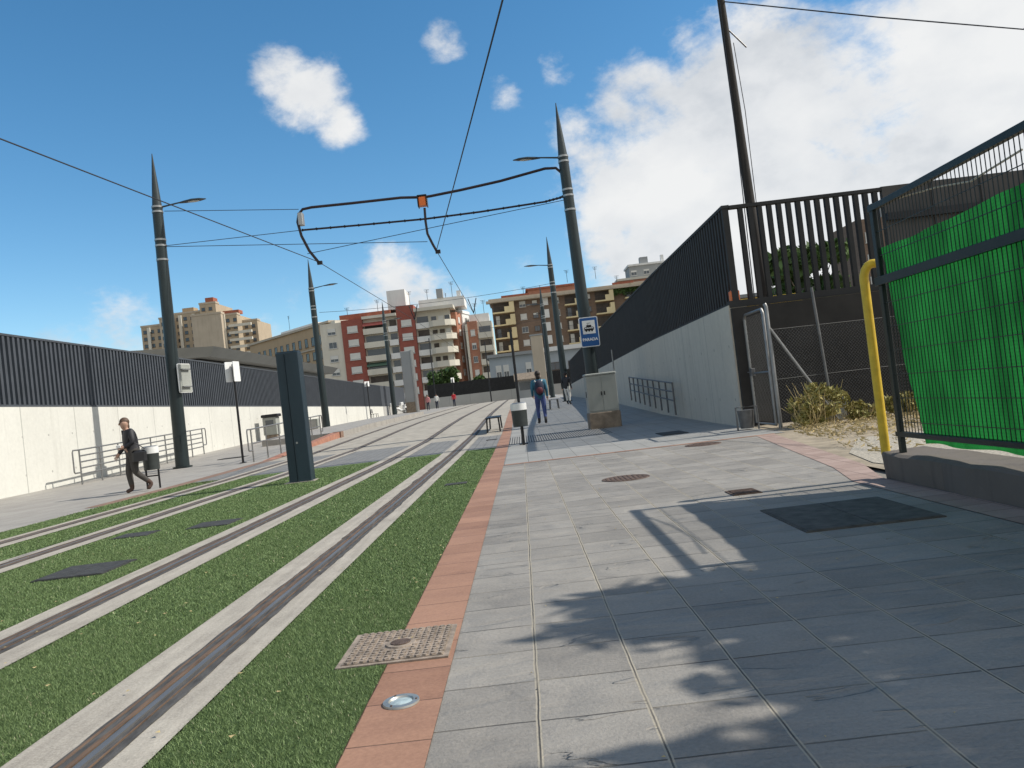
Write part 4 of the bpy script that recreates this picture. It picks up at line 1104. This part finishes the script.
for x, h in ((-22.6, 5), (-30, 4), (-37, 3), (-12.8, 3.5), (-18.5, 2.4)): antenna(C, x, 5, 23 if x < -21 else 25.6, h)
# side wing (receding right face)
W = tag(empty('apartment_building', (-12.4, 177, 0), math.radians(75)), 'slim orange brick and white block receding behind the rounded corner', 'building')
blk(W, 'wall', 'b_salmon', 0, 3.5, 0, 8, 0, 22.0); blk(W, 'wall', 'b_white', 3.503, 8.5, -.3, 8, 0, 22.6); blk(W, 'cornice', 'b_white', 3.5, 8.6, -.5, -.303, 21.9, 22.5)
for z in (5.4, 8.4, 11.4, 14.4, 17.4, 20.2):
    window(W, 1.7, z, 1.1, 1.4); window(W, 5.9, z, 1.2, 1.5, -.3); window(W, 7.6, z, .9, 1.4, -.3)
blk(W, 'penthouse', 'b_white', 3.6, 8.4, 2, 7, 22.603, 24.4); antenna(W, 6, 4, 24.4, 3)

W2 = tag(empty('apartment_building', (-10.1, 176.5, 0)), 'cream and orange block with stacked balconies between the rounded corner and the brown block', 'building')
blk(W2, 'wall', 'b_salmon', 0, 2.2, 0, 8.5, 0, 19.4); blk(W2, 'pier', 'b_cream', -.5, -.003, -.4, 8.5, 0, 18.8); blk(W2, 'wall', 'b_cream', 2.203, 5.5, .4, 8.5, 0, 19.1)
for z in (3.6, 6.6, 9.6, 12.6, 15.6):
    window(W2, 1.1, z + 1.2, 1.0, 1.4, 0); balcony(W2, 2.3, 5.4, z, 'b_cream', .4, 1.4)
blk(W2, 'penthouse', 'b_white', .5, 5, 3, 8, 19.403, 21.2); antenna(W2, 2, 3.5, 21.2, 2.5); antenna(W2, 4, 3.5, 21.2, 3)
# --- building D: brown brick with pale yellow stepped balconies
D = tag(empty('apartment_building', (-4.4, 187, 0)), 'wide brown brick apartment block with stepped pale yellow balconies at centre right', 'building')
blk(D, 'wall', 'b_brown', 0, 46, 0, 14, 0, 24.6)
blk(D, 'cornice', 'b_beige', -1.2, 46, -2.0, 0 - .003, 24.0, 24.5)
blk(D, 'roof_slab', 'b_beige', -.6, 46, -1.0, 14, 24.603, 25.0)
blk(D, 'penthouse', 'b_salmon', 9, 21, 3, 12, 25.003, 26.6); blk(D, 'penthouse_roof', 'roof_red', 8.5, 21.5, 2.4, 12.5, 26.603, 27.0)
blk(D, 'parapet', 'roof_red', 2.5, 9.2, -.2, .2, 25.003, 25.6); blk(D, 'parapet', 'roof_red', 29, 34, -.2, .2, 25.003, 25.6)
def stepped(x0, x1, z):
    blkm = MB(); blkm.box(x0, x1, -1.8, -.003, z - .3, z)
    xm = x0 + (x1 - x0) * .55
    blkm.box(x0, xm, -1.8, -1.66, z, z + .5) if False else None
    blkm.box(xm, x1, -1.8, -1.66, z, z + 1.15); blkm.box(x1 - (x1 - x0) * .22, x1, -1.66, -.003, z, z + 2.2); blkm.box(x1 - (x1 - x0) * .22, x1, -1.8, -1.66, z + 1.15, z + 2.2)
    b = blkm.build('balcony', 'b_yellow', D)
    MB().box(x0 + .2, x1 - (x1 - x0) * .25, -.06, -.004, z + .1, z + 2.4).build('balcony_opening', 'loggia_shade', b)  # flat dark sheet: the shade of the loggia put into its colour
    q = MB()
    for k in range(8): q.box(x0 + .1 + k * (xm - x0 - .1) / 8, x0 + .14 + k * (xm - x0 - .1) / 8, -1.78, -1.72, z, z + 1.0)
    q.box(x0, xm, -1.79, -1.71, z + 1.0, z + 1.06); q.build('railing', 'black', b)
    blk2 = MB().box(x0 + .6, x0 + 1.5, -.09, -.061, z + .1, z + 2.2).build('glazed_door', random.choice(['shutter', 'pane', 'loggia_shade', 'loggia_shade']), b)
for z in (6.3, 9.4, 12.5, 15.6, 18.7, 21.7):
    for x0, x1 in ((.1, 5.3), (17.2, 21.6), (24.4, 28.8), (31.5, 36)): stepped(x0, x1, z)
    window(D, 7.3, z + 1.4, 1.5, 1.4, 0, 'frame'); window(D, 10.2, z + 1.4, 1.3, 1.3, 0, 'frame_dark'); window(D, 15.3, z + 1.4, 1.4, 1.4, 0, 'frame')
    blk(D, 'glazed_bay', 'b_white' if z > 12 else 'shutter', 11.6, 13.4, -.5, -.003, z + .5, z + 2.5)
    window(D, 22.9, z + 1.4, 1.2, 1.3, 0, 'frame_dark')
for x in (19, 26, 8, 31): antenna(D, x, 6, 27.8 if 10 < x < 28 else 25, 3)
leaf_cloud('terrace_plants', [(29 + k * 1.4, -.9, 23.2 + .5 * (k % 2), 1.1, .5, 1.0) for k in range(6)], 900, .3, 'leaf', D)
# --- block far left: tan towers
A = tag(empty('tower_block', (0, 340, 0)), 'sand coloured high-rise cluster rising above the left fence', 'building')
segs = [(-160, -150.5, 0, 50.4, 'b_tan2'), (-150.5, -146, -3, 52.6, 'b_beige'), (-146, -133, 2, 54.6, 'b_tan2'), (-133, -126, -2, 57.0, 'b_tan2'), (-134.2, -121.6, -9, 51.2, 'b_beige'), (-121.6, -116, -6, 50.5, 'b_tan2'), (-116, -109.5, 0, 47.8, 'b_tan2')]
for i, (x0, x1, y, zt, mm) in enumerate(segs):
    blk(A, 'wall', mm, x0 + .002 * i, x1, y, 18 + i * .1, 0, zt); blk(A, 'parapet', 'b_beige', x0 - .2, x1 + .2, y - .2, y + 4, zt + .003, zt + .8)
nwin = 0
for x0, x1, y, zt, mm in segs:
    if x0 == -134.2: cols = []
    else: cols = list(np.arange(x0 + 1.6, x1 - .8, 3.1))
    z = zt - 2.2
    while z > 32 and nwin < 96:
        for cx in cols:
            window(A, cx, z, 1.5, 1.5, y, 'frame_dark', 'pane', 0); nwin += 1
        z -= 3.05
for (x, y, zt) in ((-157.2, -.9, 50), (-144, 1.1, 54), (-138, 1.1, 54), (-122.2, -6.9, 51)):
    blk(A, 'pier', 'b_cream', x, x + 1.3, y, y + .8, 10, zt)
q = MB()
for z in np.arange(30, 47, 3.05): q.box(-119.6, -110, -7.2, -6.1, z, z + 1.1)
q.build('balcony_bands', 'b_cream', A)
blk(A, 'plant_room', 'roof_red', -131, -127.5, 0, 5, 57.803, 60); blk(A, 'plant_room', 'b_tan', -143, -138, 4, 9, 55.5, 57.3); blk(A, 'roof_hut', 'roof_red', -124, -117, 0, 5, 51.9, 53.4)
# --- building B: long tan block
B = tag(empty('apartment_building', (-69, 206, 0), math.atan2(-30, 28.5)), 'long tan block with rows of tall windows receding behind the left fence', 'building')
blk(B, 'wall', 'b_tan', 0, 41.3, 0, 12, 0, 22.8); blk(B, 'roof_slab', 'b_beige', -.3, 41.6, -.5, 12, 22.803, 23.3); 
for z in (19.6, 16.2, 12.8):
    for k in range(13): window(B, 2 + k * 3.1, z, 1.3, 2.0 if z > 19 else 1.9, 0, 'frame_dark', kind=0)
blk(B, 'cornice', 'b_beige', 0, 41.3, -.4, -.003, 17.6, 17.95); blk(B, 'penthouse', 'b_white', 12, 30, 3, 9, 23.303, 24.6); antenna(B, 15, 4, 23.3, 5)
blk(B, 'end_wall', 'b_cream', 41.303, 43.5, 0, 12, 0, 23)
# --- low building F
F = tag(empty('low_building', (-4.4, 126, 1)), 'low blue-grey building with paired white windows beyond the far wall', 'building')
blk(F, 'wall', 'b_bluegrey', 0, 8.3, 0, 8, 0, 6.9); blk(F, 'roof', 'b_grey', -.4, 8.7, -.6, 8.3, 6.903, 7.4)
for x in (1.4, 2.6, 6.2): window(F, x, 4.6, .9, 2.0, 0, 'shutter', kind=.5)
F2 = tag(empty('low_building', (4.2, 130, 1)), 'low pale building with flat overhanging roof behind the stop sign', 'building')
blk(F2, 'wall', 'b_bluegrey', 0, 10, 0, 8, 0, 7.1); blk(F2, 'roof', 'b_white', -.4, 10.5, -.8, 8.3, 7.103, 7.8)
for x in (2, 5, 8): window(F2, x, 4.6, 1.6, 1.3, 0, 'frame_dark', kind=0)
K = tag(empty('kiosk', (1.0, 100, 1), 0), 'small kiosk with brown awning above the walkway end', 'kiosk')
blk(K, 'body', 'b_grey', -1.3, 1.5, 0, 2, 0, 2.3); MB().add([(-1.6, -.8, 2.35), (1.8, -.8, 2.35), (1.8, 1, 3.2), (-1.6, 1, 3.2), (-1.6, -.8, 2.15), (1.8, -.8, 2.15)], [(0, 1, 2, 3), (4, 5, 1, 0)]).build('awning', 'plinth', K)
MB().box(-1, 1.2, -.03, -.003, 1.0, 2.0).build('hatch', 'pane', K)
# --- right rear buildings
E = tag(empty('apartment_building', (33, 215, 0)), 'grey roofed block peeking above the right slat fence', 'building')
blk(E, 'wall', 'b_salmon', -3, 26, 0, 12, 0, 29.5); blk(E, 'cornice', 'b_cream', -3.4, 26, -.4, -.003, 28.2, 28.8); blk(E, 'roof_slab', 'b_cream', -3.4, 26.3, -.4, 12, 29.503, 30.1)
blk(E, 'penthouse', 'b_grey', .8, 22, 3, 11, 30.103, 33.6); blk(E, 'penthouse_roof', 'b_white', .5, 22.4, 2.6, 11.4, 33.603, 34.1); blk(E, 'chimney', 'b_grey', 4.2, 6.4, 4, 6, 34.103, 36.0); blk(E, 'vent_stack', 'b_white', 10, 10.8, 4, 5, 34.103, 36)
for x in np.arange(0, 20, 3.5): window(E, x + .8 + 1.2, 31.7, 1.6, 1.4, 3, 'frame', kind=.3); window(E, x, 26, 1.6, 1.4, 0, 'frame')
G = tag(empty('apartment_building', (50.2, 106, 0)), 'grey-brown flats seen through the right end of the bar fence', 'building')
blk(G, 'wall', 'b_brown', -2.8, 5.5, 0, 9, 0, 19.5); blk(G, 'wall', 'b_grey', 5.503, 13, -.5, 9, 0, 20); blk(G, 'roof_hut', 'b_grey', 1, 4, 1, 4, 19.503, 21.4)
for z in (5, 8, 11, 14, 17):
    for x in (-1.2, 1.6, 4.2): window(G, x, z, 1.4, 1.4, 0, 'frame')
    window(G, 8.5, z - .5, 1.6, 1.4, -.5, 'frame')
Hs = tag(empty('warehouse', (13.6, 47, 0)), 'low sand coloured shed with flat roof behind the bar fence', 'building')
blk(Hs, 'wall', 'b_tan', -.6, 4.5, 0, 8, 0, 5.4); blk(Hs, 'roof', 'b_grey', -.8, 4.8, -.3, 8.2, 5.403, 5.6); window(Hs, 1.2, 4.3, 1.2, 1.0, 0); window(Hs, 3.2, 4.3, 1.2, 1.0, 0)
Hy = tag(empty('skip_container', (6.75, 22.5, 0)), 'ochre yellow container just behind the foot of the bar fence', 'container')
MB().bbox(-1.2, 1.3, -.6, .6, .25, 3.05, .03).build('body', 'yellow', Hy); q = MB()
for k in range(9): q.box(-1.15 + k * .28, -1.08 + k * .28, -.65, -.603, .3, 2.9)
q.build('ribs', 'yellow', Hy); MB().box(-1.1, 1.2, -.5, .5, 0, .249).build('skids', 'black', Hy)
# --- station roof behind left wall
t = tag(empty('station_roof', (-19, 50, 0)), 'long grey flat station canopy roof behind the left slat fence', 'building')
q = MB(); q.add([(0, 0, 6.6), (0, 34, 6.5), (-9, 34, 6.9), (-9, -3, 6.9), (-.6, 0.6, 6.05), (-.6, 34, 5.95), (-9, 34, 6.05), (-9, -2, 6.05)],
                [(0, 1, 2, 3), (4, 7, 6, 5), (0, 4, 5, 1), (1, 5, 6, 2), (2, 6, 7, 3), (3, 7, 4, 0)]); q.build('roof', 'rooftop', t)
MB().box(-8, -1.5, 1, 33, 0, 5.94).build('wall', 'b_grey', t)

# ------------------------------------------------------------------ people
def person(loc, rz, h, J, mats, lab, hair=None, detail=True, scale_w=1.0):
    """J: dict of joints (x forward, y left, z up, for a 1.70 m figure); one continuous skinned body"""
    edges = [('pel', 'waist'), ('waist', 'chest'), ('chest', 'neck'), ('neck', 'chin'), ('chin', 'head'), ('head', 'crown'),
             ('chest', 'shL'), ('shL', 'elL'), ('elL', 'wrL'), ('wrL', 'haL'), ('chest', 'shR'), ('shR', 'elR'), ('elR', 'wrR'), ('wrR', 'haR'),
             ('pel', 'hipL'), ('hipL', 'knL'), ('knL', 'anL'), ('anL', 'toL'), ('pel', 'hipR'), ('hipR', 'knR'), ('knR', 'anR'), ('anR', 'toR')]
    R = {'pel': (.13, .155), 'waist': (.11, .145), 'chest': (.125, .175), 'neck': (.055, .055), 'chin': (.07, .065), 'head': (.098, .08), 'crown': (.07, .062),
         'sh': (.07, .065), 'el': (.047, .047), 'wr': (.033, .033), 'ha': (.026, .04), 'hip': (.095, .09), 'kn': (.062, .062), 'an': (.042, .042), 'to': (.035, .042)}
    s = h / 1.70; names = list(J.keys()); idx = {n: i for i, n in enumerate(names)}
    me = bpy.data.meshes.new('person'); me.from_pydata([tuple(Vector(J[n]) * s) for n in names], [(idx[a], idx[b]) for a, b in edges], [])
    o = bpy.data.objects.new('person', me); COL.objects.link(o)
    sk = o.modifiers.new('s', 'SKIN'); sk.use_smooth_shade = True
    if not me.skin_vertices: 
        bm = bmesh.new(); bm.from_mesh(me); bm.verts.layers.skin.verify(); bm.to_mesh(me); bm.free()
    for n in names:
        r = R.get(n) or R[n[:-1]]
        sv = me.skin_vertices[0].data[idx[n]]; sv.radius = (r[0] * s * scale_w, r[1] * s * scale_w); sv.use_root = (n == 'pel')
    sb = o.modifiers.new('d', 'SUBSURF'); sb.levels = 2 if detail else 1; sb.render_levels = sb.levels
    dg = bpy.context.evaluated_depsgraph_get(); ev = bpy.data.meshes.new_from_object(o.evaluated_get(dg))
    o.modifiers.clear(); o.data = ev; ev.name = 'person'
    ev.materials.clear()
    for m in mats: ev.materials.append(M[m])      # 0 top, 1 legs, 2 skin, 3 shoes
    seg = [(Vector(J[a]) * s, Vector(J[b]) * s, a, b) for a, b in edges]
    for p in ev.polygons:
        c = p.center; best = None; bd = 9
        for a, b, na, nb in seg:
            ab = b - a; t_ = max(0, min(1, (c - a).dot(ab) / max(ab.length_squared, 1e-9))); d = (c - a - ab * t_).length
            if d < bd: bd = d; best = (na, nb, t_)
        na, nb, t_ = best
        if nb in ('chin', 'head', 'crown') or nb[:2] == 'ha': mi = 2
        elif nb[:2] == 'to': mi = 3
        elif nb[:2] == 'an' and t_ > .72: mi = 3
        elif nb[:3] == 'hip' and t_ < .75: mi = 0
        elif nb[:3] == 'hip' or nb[:2] in ('kn', 'an'): mi = 1
        elif na == 'pel' and t_ < .15: mi = 1
        else: mi = 0
        p.material_index = mi; p.use_smooth = True
    if detail:                                       # fingers, nose joined into the same mesh
        bm = bmesh.new(); bm.from_mesh(ev); q = MB()
        for sd in ('L', 'R'):
            w = Vector(J['wr' + sd]) * s; hd = Vector(J['ha' + sd]) * s; d = (hd - w).normalized(); side = d.cross(Vector((0, 1, 0)))
            if side.length < .3: side = d.cross(Vector((1, 0, 0)))
            side.normalize(); nn = d.cross(side).normalized()
            for k, ln in enumerate((.062, .072, .068, .054)):
                b = hd + side * (k - 1.5) * .019 * s
                q.tube([b - d * .02, b + d * ln * .5 * s, b + (d * ln + nn * .02) * s], [.0095 * s, .0085 * s, .006 * s], 6, True, 2)
            b = w.lerp(hd, .5) + side * .03 * s; q.tube([b, b + (side * .03 + d * .03) * s, b + (side * .035 + d * .06) * s], [.011 * s, .01 * s, .007 * s], 6, True, 2)
        hc = Vector(J['head']) * s; hr = Vector(J['crown']) - Vector(J['chin']); f = (Vector((1, 0, 0)))
        q.ell(hc + f * .098 * s + Vector((0, 0, -.015)), .016, .012, .022, 8, 6, 2)
        for sg in (-1, 1):
            q.ell(hc + Vector((.0, sg * .08, -.01)) * s, .015, .01, .028, 8, 6, 2)
        base = [bm.verts.new(v) for v in q.v]
        for f_, mi in zip(q.f, q.mi):
            try: ff = bm.faces.new([base[i] for i in f_]); ff.material_index = mi; ff.smooth = True
            except ValueError: pass
        bm.to_mesh(ev); bm.free()
        for sg in (-1, 1):
            MB().ell(hc + Vector((.087, sg * .03, .01)) * s, .009, .012, .007, 8, 6).build('eye', 'hair_dark', o, True)
    o.location = (*loc, gz(loc[1]) ) if len(loc) == 2 else loc
    o.rotation_euler = (0, 0, rz)
    if hair:
        hm, back = hair; hc = Vector(J['head']) * s
        q = MB(); q.ell(hc + Vector((-.018, 0, .03)) * s, .108 * s, .092 * s, .105 * s, 14, 10)
        if back: q.ell(hc + Vector((-.07, 0, -.07)) * s, .045 * s, .075 * s, .1 * s, 12, 8)
        q.build('hair', hm, o, True)
    return tag(o, lab, 'person')
def stand(**kw):
    J = dict(pel=(0, 0, .93), waist=(0, 0, 1.08), chest=(.0, 0, 1.28), neck=(.0, 0, 1.45), chin=(.015, 0, 1.52), head=(.02, 0, 1.60), crown=(.01, 0, 1.66),
             shL=(0, .19, 1.38), elL=(-.03, .25, 1.1), wrL=(.03, .27, .86), haL=(.05, .27, .78), shR=(0, -.19, 1.38), elR=(-.03, -.25, 1.1), wrR=(.03, -.27, .86), haR=(.05, -.27, .78),
             hipL=(0, .09, .86), knL=(.02, .1, .48), anL=(0, .1, .08), toL=(.14, .11, .035), hipR=(0, -.09, .86), knR=(.02, -.1, .48), anR=(0, -.1, .08), toR=(.14, -.11, .035))
    J.update(kw); return J
# walking woman, facing left (towards -X, a little to the camera)
wj = stand(waist=(.02, 0, 1.08), chest=(.05, 0, 1.27), neck=(.08, 0, 1.43), chin=(.115, 0, 1.49), head=(.125, 0, 1.575), crown=(.115, 0, 1.635), shL=(.05, .18, 1.36), shR=(.05, -.18, 1.36),
           elL=(.04, .25, 1.13), wrL=(.20, .15, 1.04), haL=(.27, .10, 1.03), elR=(.03, -.27, 1.12), wrR=(.20, -.34, .90), haR=(.25, -.35, .83),
           hipL=(0, .09, .86), knL=(.03, .12, .47), anL=(-.35, .12, .19), toL=(-.25, .13, .05),
           hipR=(.0, -.09, .86), knR=(.10, -.09, .48), anR=(.06, -.09, .08), toR=(.2, -.09, .035))
wj['anL'] = (-.30, .12, .16); wj['toL'] = (-.20, .13, .04)
person((-8.42, 16.9), math.radians(222), 1.62, wj, ('jacket_black', 'trousers_dark', 'skin', 'boots'), 'person in black jacket and dark trousers walking left along the turf edge', ('hair_brown', True), True, 1.28)
t = tag(empty('handbag', (-8.2, 16.72, .66), math.radians(20)), 'black shoulder bag at the hip of the person in black', 'handbag')
q = MB(); q.bbox(-.15, .15, -.06, .06, 0, .24, .05); q.build('bag', 'leather', t, True); MB().tube([(-.14, 0, .25), (-.14, 0, .36), (-.10, 0, .42), (-.0, 0, .36), (.12, 0, .25)], .012, 6).build('strap', 'leather', t, True)
tag(MB().bbox(-.05, .05, -.03, .03, 0, .06, .012).build('white_cup', 'white', None, False, (-8.58, 16.66, .99)), 'small white object held at the waist of the person in black', 'cup')
# man with backpack walking away (+Y)
mj = stand(elL=(-.05, .23, 1.12), wrL=(.12, .22, .95), haL=(.18, .2, .9), elR=(-.06, -.23, 1.12), wrR=(.0, -.24, .88), haR=(.03, -.24, .8), knL=(.14, .09, .5), anL=(.16, .09, .1), toL=(.29, .1, .05), knR=(-.02, -.1, .48), anR=(-.24, -.09, .13), toR=(-.14, -.09, .04))
person((.62, 26.0), math.radians(93), 1.74, mj, ('teal', 'jeans', 'skin', 'shoes'), 'person in teal jacket and blue jeans walking away on the right walkway', ('hair_dark', True), True, 1.15)
t = tag(empty('backpack', (.63, 25.76, gz(26) + 1.0), math.radians(3)), 'dark backpack with maroon pocket worn by the person in teal jacket', 'backpack')
q = MB(); q.ell((0, 0, .2), .16, .1, .26, 14, 10); q.build('bag', 'navy', t, True); q = MB(); q.ell((0, -.07, .12), .11, .06, .12, 12, 8); q.build('front_pocket', 'maroon', t, True)
for s_ in (-1, 1): MB().tube([(s_ * .1, .02, .4), (s_ * .12, .1, .45), (s_ * .13, .2, .4)], .018, 6).build('strap', 'white_cloth', t)
person((2.35, 40), math.radians(60), 1.66, stand(knL=(.1, .1, .5), anL=(.12, .1, .1), toL=(.25, .1, .05)), ('jacket_black', 'white_cloth', 'skin', 'shoes'), 'far person in black top and pale shorts on the walkway beneath the second right pole', ('hair_dark', True), False)
person((-7.7, 91), math.radians(250), 1.66, stand(knL=(.1, .1, .5), anL=(.12, .1, .1), toL=(.25, .1, .05)), ('red_jacket', 'navy', 'skin', 'shoes'), 'far person in bright red jacket walking beside the tracks', ('hair_dark', False), False)
person((-9.9, 84), math.radians(250), 1.66, stand(), ('pink', 'navy', 'skin', 'shoes'), 'far person in pink top right of the slab tower, nearer of the two', ('hair_brown', True), False)
person((-9.6, 90), math.radians(270), 1.7, stand(), ('white_cloth', 'navy', 'skin', 'shoes'), 'far person in white top and dark trousers beside the one in pink', ('hair_dark', False), False)

# ------------------------------------------------------------------ sky, sun, camera
w = bpy.data.worlds.new('World'); S.world = w; w.use_nodes = True; nt = w.node_tree
bg = nt.nodes['Background']; sky = nt.nodes.new('ShaderNodeTexSky'); sky.sky_type = 'NISHITA'; sky.sun_disc = False
EL = 45.0
sky.sun_elevation = math.radians(EL); sky.sun_rotation = math.radians(92); sky.air_density = 1.0; sky.dust_density = .25; sky.ozone_density = 2.2; sky.altitude = 400
hs = nt.nodes.new('ShaderNodeHueSaturation'); hs.inputs['Hue'].default_value = .491; hs.inputs['Saturation'].default_value = 1.26; L(nt, sky.outputs[0], hs.inputs['Color'])
L(nt, hs.outputs[0], bg.inputs['Color']); bg.inputs['Strength'].default_value = .142
tc = nt.nodes.new('ShaderNodeTexCoord'); G_ = tc.outputs['Generated']
def pdir(px, py):
    u = (px - 521) * .993 - (py - 398) * .1167; v = (px - 521) * .1167 + (py - 398) * .993
    return Vector((u, 790, -v)).normalized()
def blob(px, py, rpx, amp=1.0, soft=.55):
    d = pdir(px, py); ang = math.atan(rpx / 790) 
    dt = nt.nodes.new('ShaderNodeVectorMath'); dt.operation = 'DOT_PRODUCT'; L(nt, G_, dt.inputs[0]); dt.inputs[1].default_value = d
    mr = nt.nodes.new('ShaderNodeMapRange'); mr.interpolation_type = 'SMOOTHSTEP'; L(nt, math_(nt, 'ARCCOSINE', dt.outputs['Value']), mr.inputs[0])
    mr.inputs[1].default_value = ang * 1.35; mr.inputs[2].default_value = ang * (1 - soft) * .6; mr.inputs[3].default_value = 0; mr.inputs[4].default_value = amp
    return mr.outputs[0]
bl = [blob(285, 70, 36, .78, .5), blob(308, 95, 42, .95, .5), blob(333, 122, 32, .8, .5), blob(445, 34, 29, .7, .7), blob(503, 91, 22, .55, .7), blob(556, 68, 24, .5, .7),
      blob(680, 200, 120, 1.25, .4), blob(640, 100, 55, .95, .5), blob(770, 170, 150, 1.25, .3), blob(920, 160, 170, 1.25, .3), blob(1080, 70, 190, 1.3, .3), blob(930, 10, 70, .85, .5), blob(655, 265, 50, .9, .5), blob(1150, 220, 300, 1.5, .3),
      blob(790, 270, 130, 1.4, .3), blob(730, 90, 60, .95, .6), blob(400, 300, 70, .72, .6), blob(445, 308, 50, .62, .7), blob(120, 325, 55, .62, .7), blob(60, 335, 45, .5, .7), blob(270, 335, 35, .58, .7), blob(575, 135, 34, .65, .7), blob(290, 300, 30, .5, .7), blob(520, 290, 50, .5, .7)]
def blob_dir(d, ang, amp):
    dt = nt.nodes.new('ShaderNodeVectorMath'); dt.operation = 'DOT_PRODUCT'; L(nt, G_, dt.inputs[0]); dt.inputs[1].default_value = Vector(d).normalized()
    mr = nt.nodes.new('ShaderNodeMapRange'); mr.interpolation_type = 'SMOOTHSTEP'; L(nt, math_(nt, 'ARCCOSINE', dt.outputs['Value']), mr.inputs[0])
    mr.inputs[1].default_value = ang; mr.inputs[2].default_value = ang * .4; mr.inputs[3].default_value = 0; mr.inputs[4].default_value = amp
    return mr.outputs[0]
# unseen clouds added to the right and behind, for a more neutral fill light
bl += [blob_dir((1, .1, .5), .85, 1.2), blob_dir((.3, -1, .6), 1.0, 1.2), blob_dir((-.6, -.7, .5), .6, 1.0)]
cur = bl[0]
for b in bl[1:]: cur = math_(nt, 'MAXIMUM', cur, b)
mp = nt.nodes.new('ShaderNodeMapping'); mp.inputs['Scale'].default_value = (1, 1, 1.5); mp.inputs['Rotation'].default_value = (0, .35, 0); L(nt, G_, mp.inputs['Vector'])
n1 = nt.nodes.new('ShaderNodeTexNoise'); n1.inputs['Scale'].default_value = 7.5; n1.inputs['Detail'].default_value = 10; n1.inputs['Roughness'].default_value = .6; n1.inputs['Distortion'].default_value = .3; L(nt, mp.outputs[0], n1.inputs['Vector'])
n2 = nt.nodes.new('ShaderNodeTexNoise'); n2.inputs['Scale'].default_value = 4.5; n2.inputs['Detail'].default_value = 8; n2.inputs['Roughness'].default_value = .55; L(nt, mp.outputs[0], n2.inputs['Vector'])
n3 = nt.nodes.new('ShaderNodeTexNoise'); n3.inputs['Scale'].default_value = 22; n3.inputs['Detail'].default_value = 8; n3.inputs['Roughness'].default_value = .62; L(nt, mp.outputs[0], n3.inputs['Vector'])
dens = math_(nt, 'ADD', cur, math_(nt, 'ADD', math_(nt, 'MULTIPLY', math_(nt, 'SUBTRACT', n1.outputs['Fac'], .5), 1.7), math_(nt, 'MULTIPLY', math_(nt, 'SUBTRACT', n3.outputs['Fac'], .5), 1.1)))
mr = nt.nodes.new('ShaderNodeMapRange'); mr.interpolation_type = 'SMOOTHSTEP'; L(nt, dens, mr.inputs[0]); mr.inputs[1].default_value = .36; mr.inputs[2].default_value = 1.05
fac = math_(nt, 'MULTIPLY', mr.outputs[0], .96)
gate = math_(nt, 'GREATER_THAN', cur, .001); 
sm = nt.nodes.new('ShaderNodeMapRange'); L(nt, cur, sm.inputs[0]); sm.inputs[1].default_value = 0; sm.inputs[2].default_value = .3; sm.interpolation_type = 'SMOOTHSTEP'
fac = math_(nt, 'MULTIPLY', fac, sm.outputs[0])
cb = nt.nodes.new('ShaderNodeBackground'); L(nt, ramp(nt, n2.outputs['Fac'], [(.33, (.60, .64, .69)), (.47, (.86, .875, .89)), (.6, (.98, .98, .97))]), cb.inputs['Color']); cb.inputs['Strength'].default_value = .86
mx = nt.nodes.new('ShaderNodeMixShader'); L(nt, fac, mx.inputs[0]); L(nt, bg.outputs[0], mx.inputs[1]); L(nt, cb.outputs[0], mx.inputs[2]); L(nt, mx.outputs[0], nt.nodes['World Output'].inputs['Surface'])

sun = bpy.data.lights.new('sun', 'SUN'); sun.energy = 4.6; sun.angle = math.radians(.53); sun.color = (1, .95, .87)
so = bpy.data.objects.new('sun', sun); COL.objects.link(so)
sd = Vector((1.0, .01, math.tan(math.radians(EL)))).normalized()    # towards the sun
so.rotation_euler = sd.to_track_quat('Z', 'Y').to_euler(); so.location = (40, 0, 60)

cam = bpy.data.cameras.new('camera'); co = bpy.data.objects.new('camera', cam); COL.objects.link(co)
cam.sensor_width = 36; cam.lens = 36 * 790 / 1024; cam.clip_end = 6000; cam.clip_start = .05
Yc = Vector((9, -14, -790)).normalized(); up_ = Vector((-.1167, .993, 0)); Zc = (up_ - Yc * up_.dot(Yc)).normalized(); Xc = Yc.cross(Zc)
Rm = Matrix((Xc, Yc, Zc))        # rows: world axes expressed in the camera frame -> camera-to-world rotation
co.matrix_world = Matrix.Translation((0, 0, 1.05)) @ Rm.to_4x4()
S.camera = co
S.view_settings.view_transform = 'Standard'; S.view_settings.look = 'None'; S.view_settings.exposure = .1; S.view_settings.gamma = 1
S.render.engine = 'CYCLES'
S.render.resolution_x = 1024; S.render.resolution_y = 768
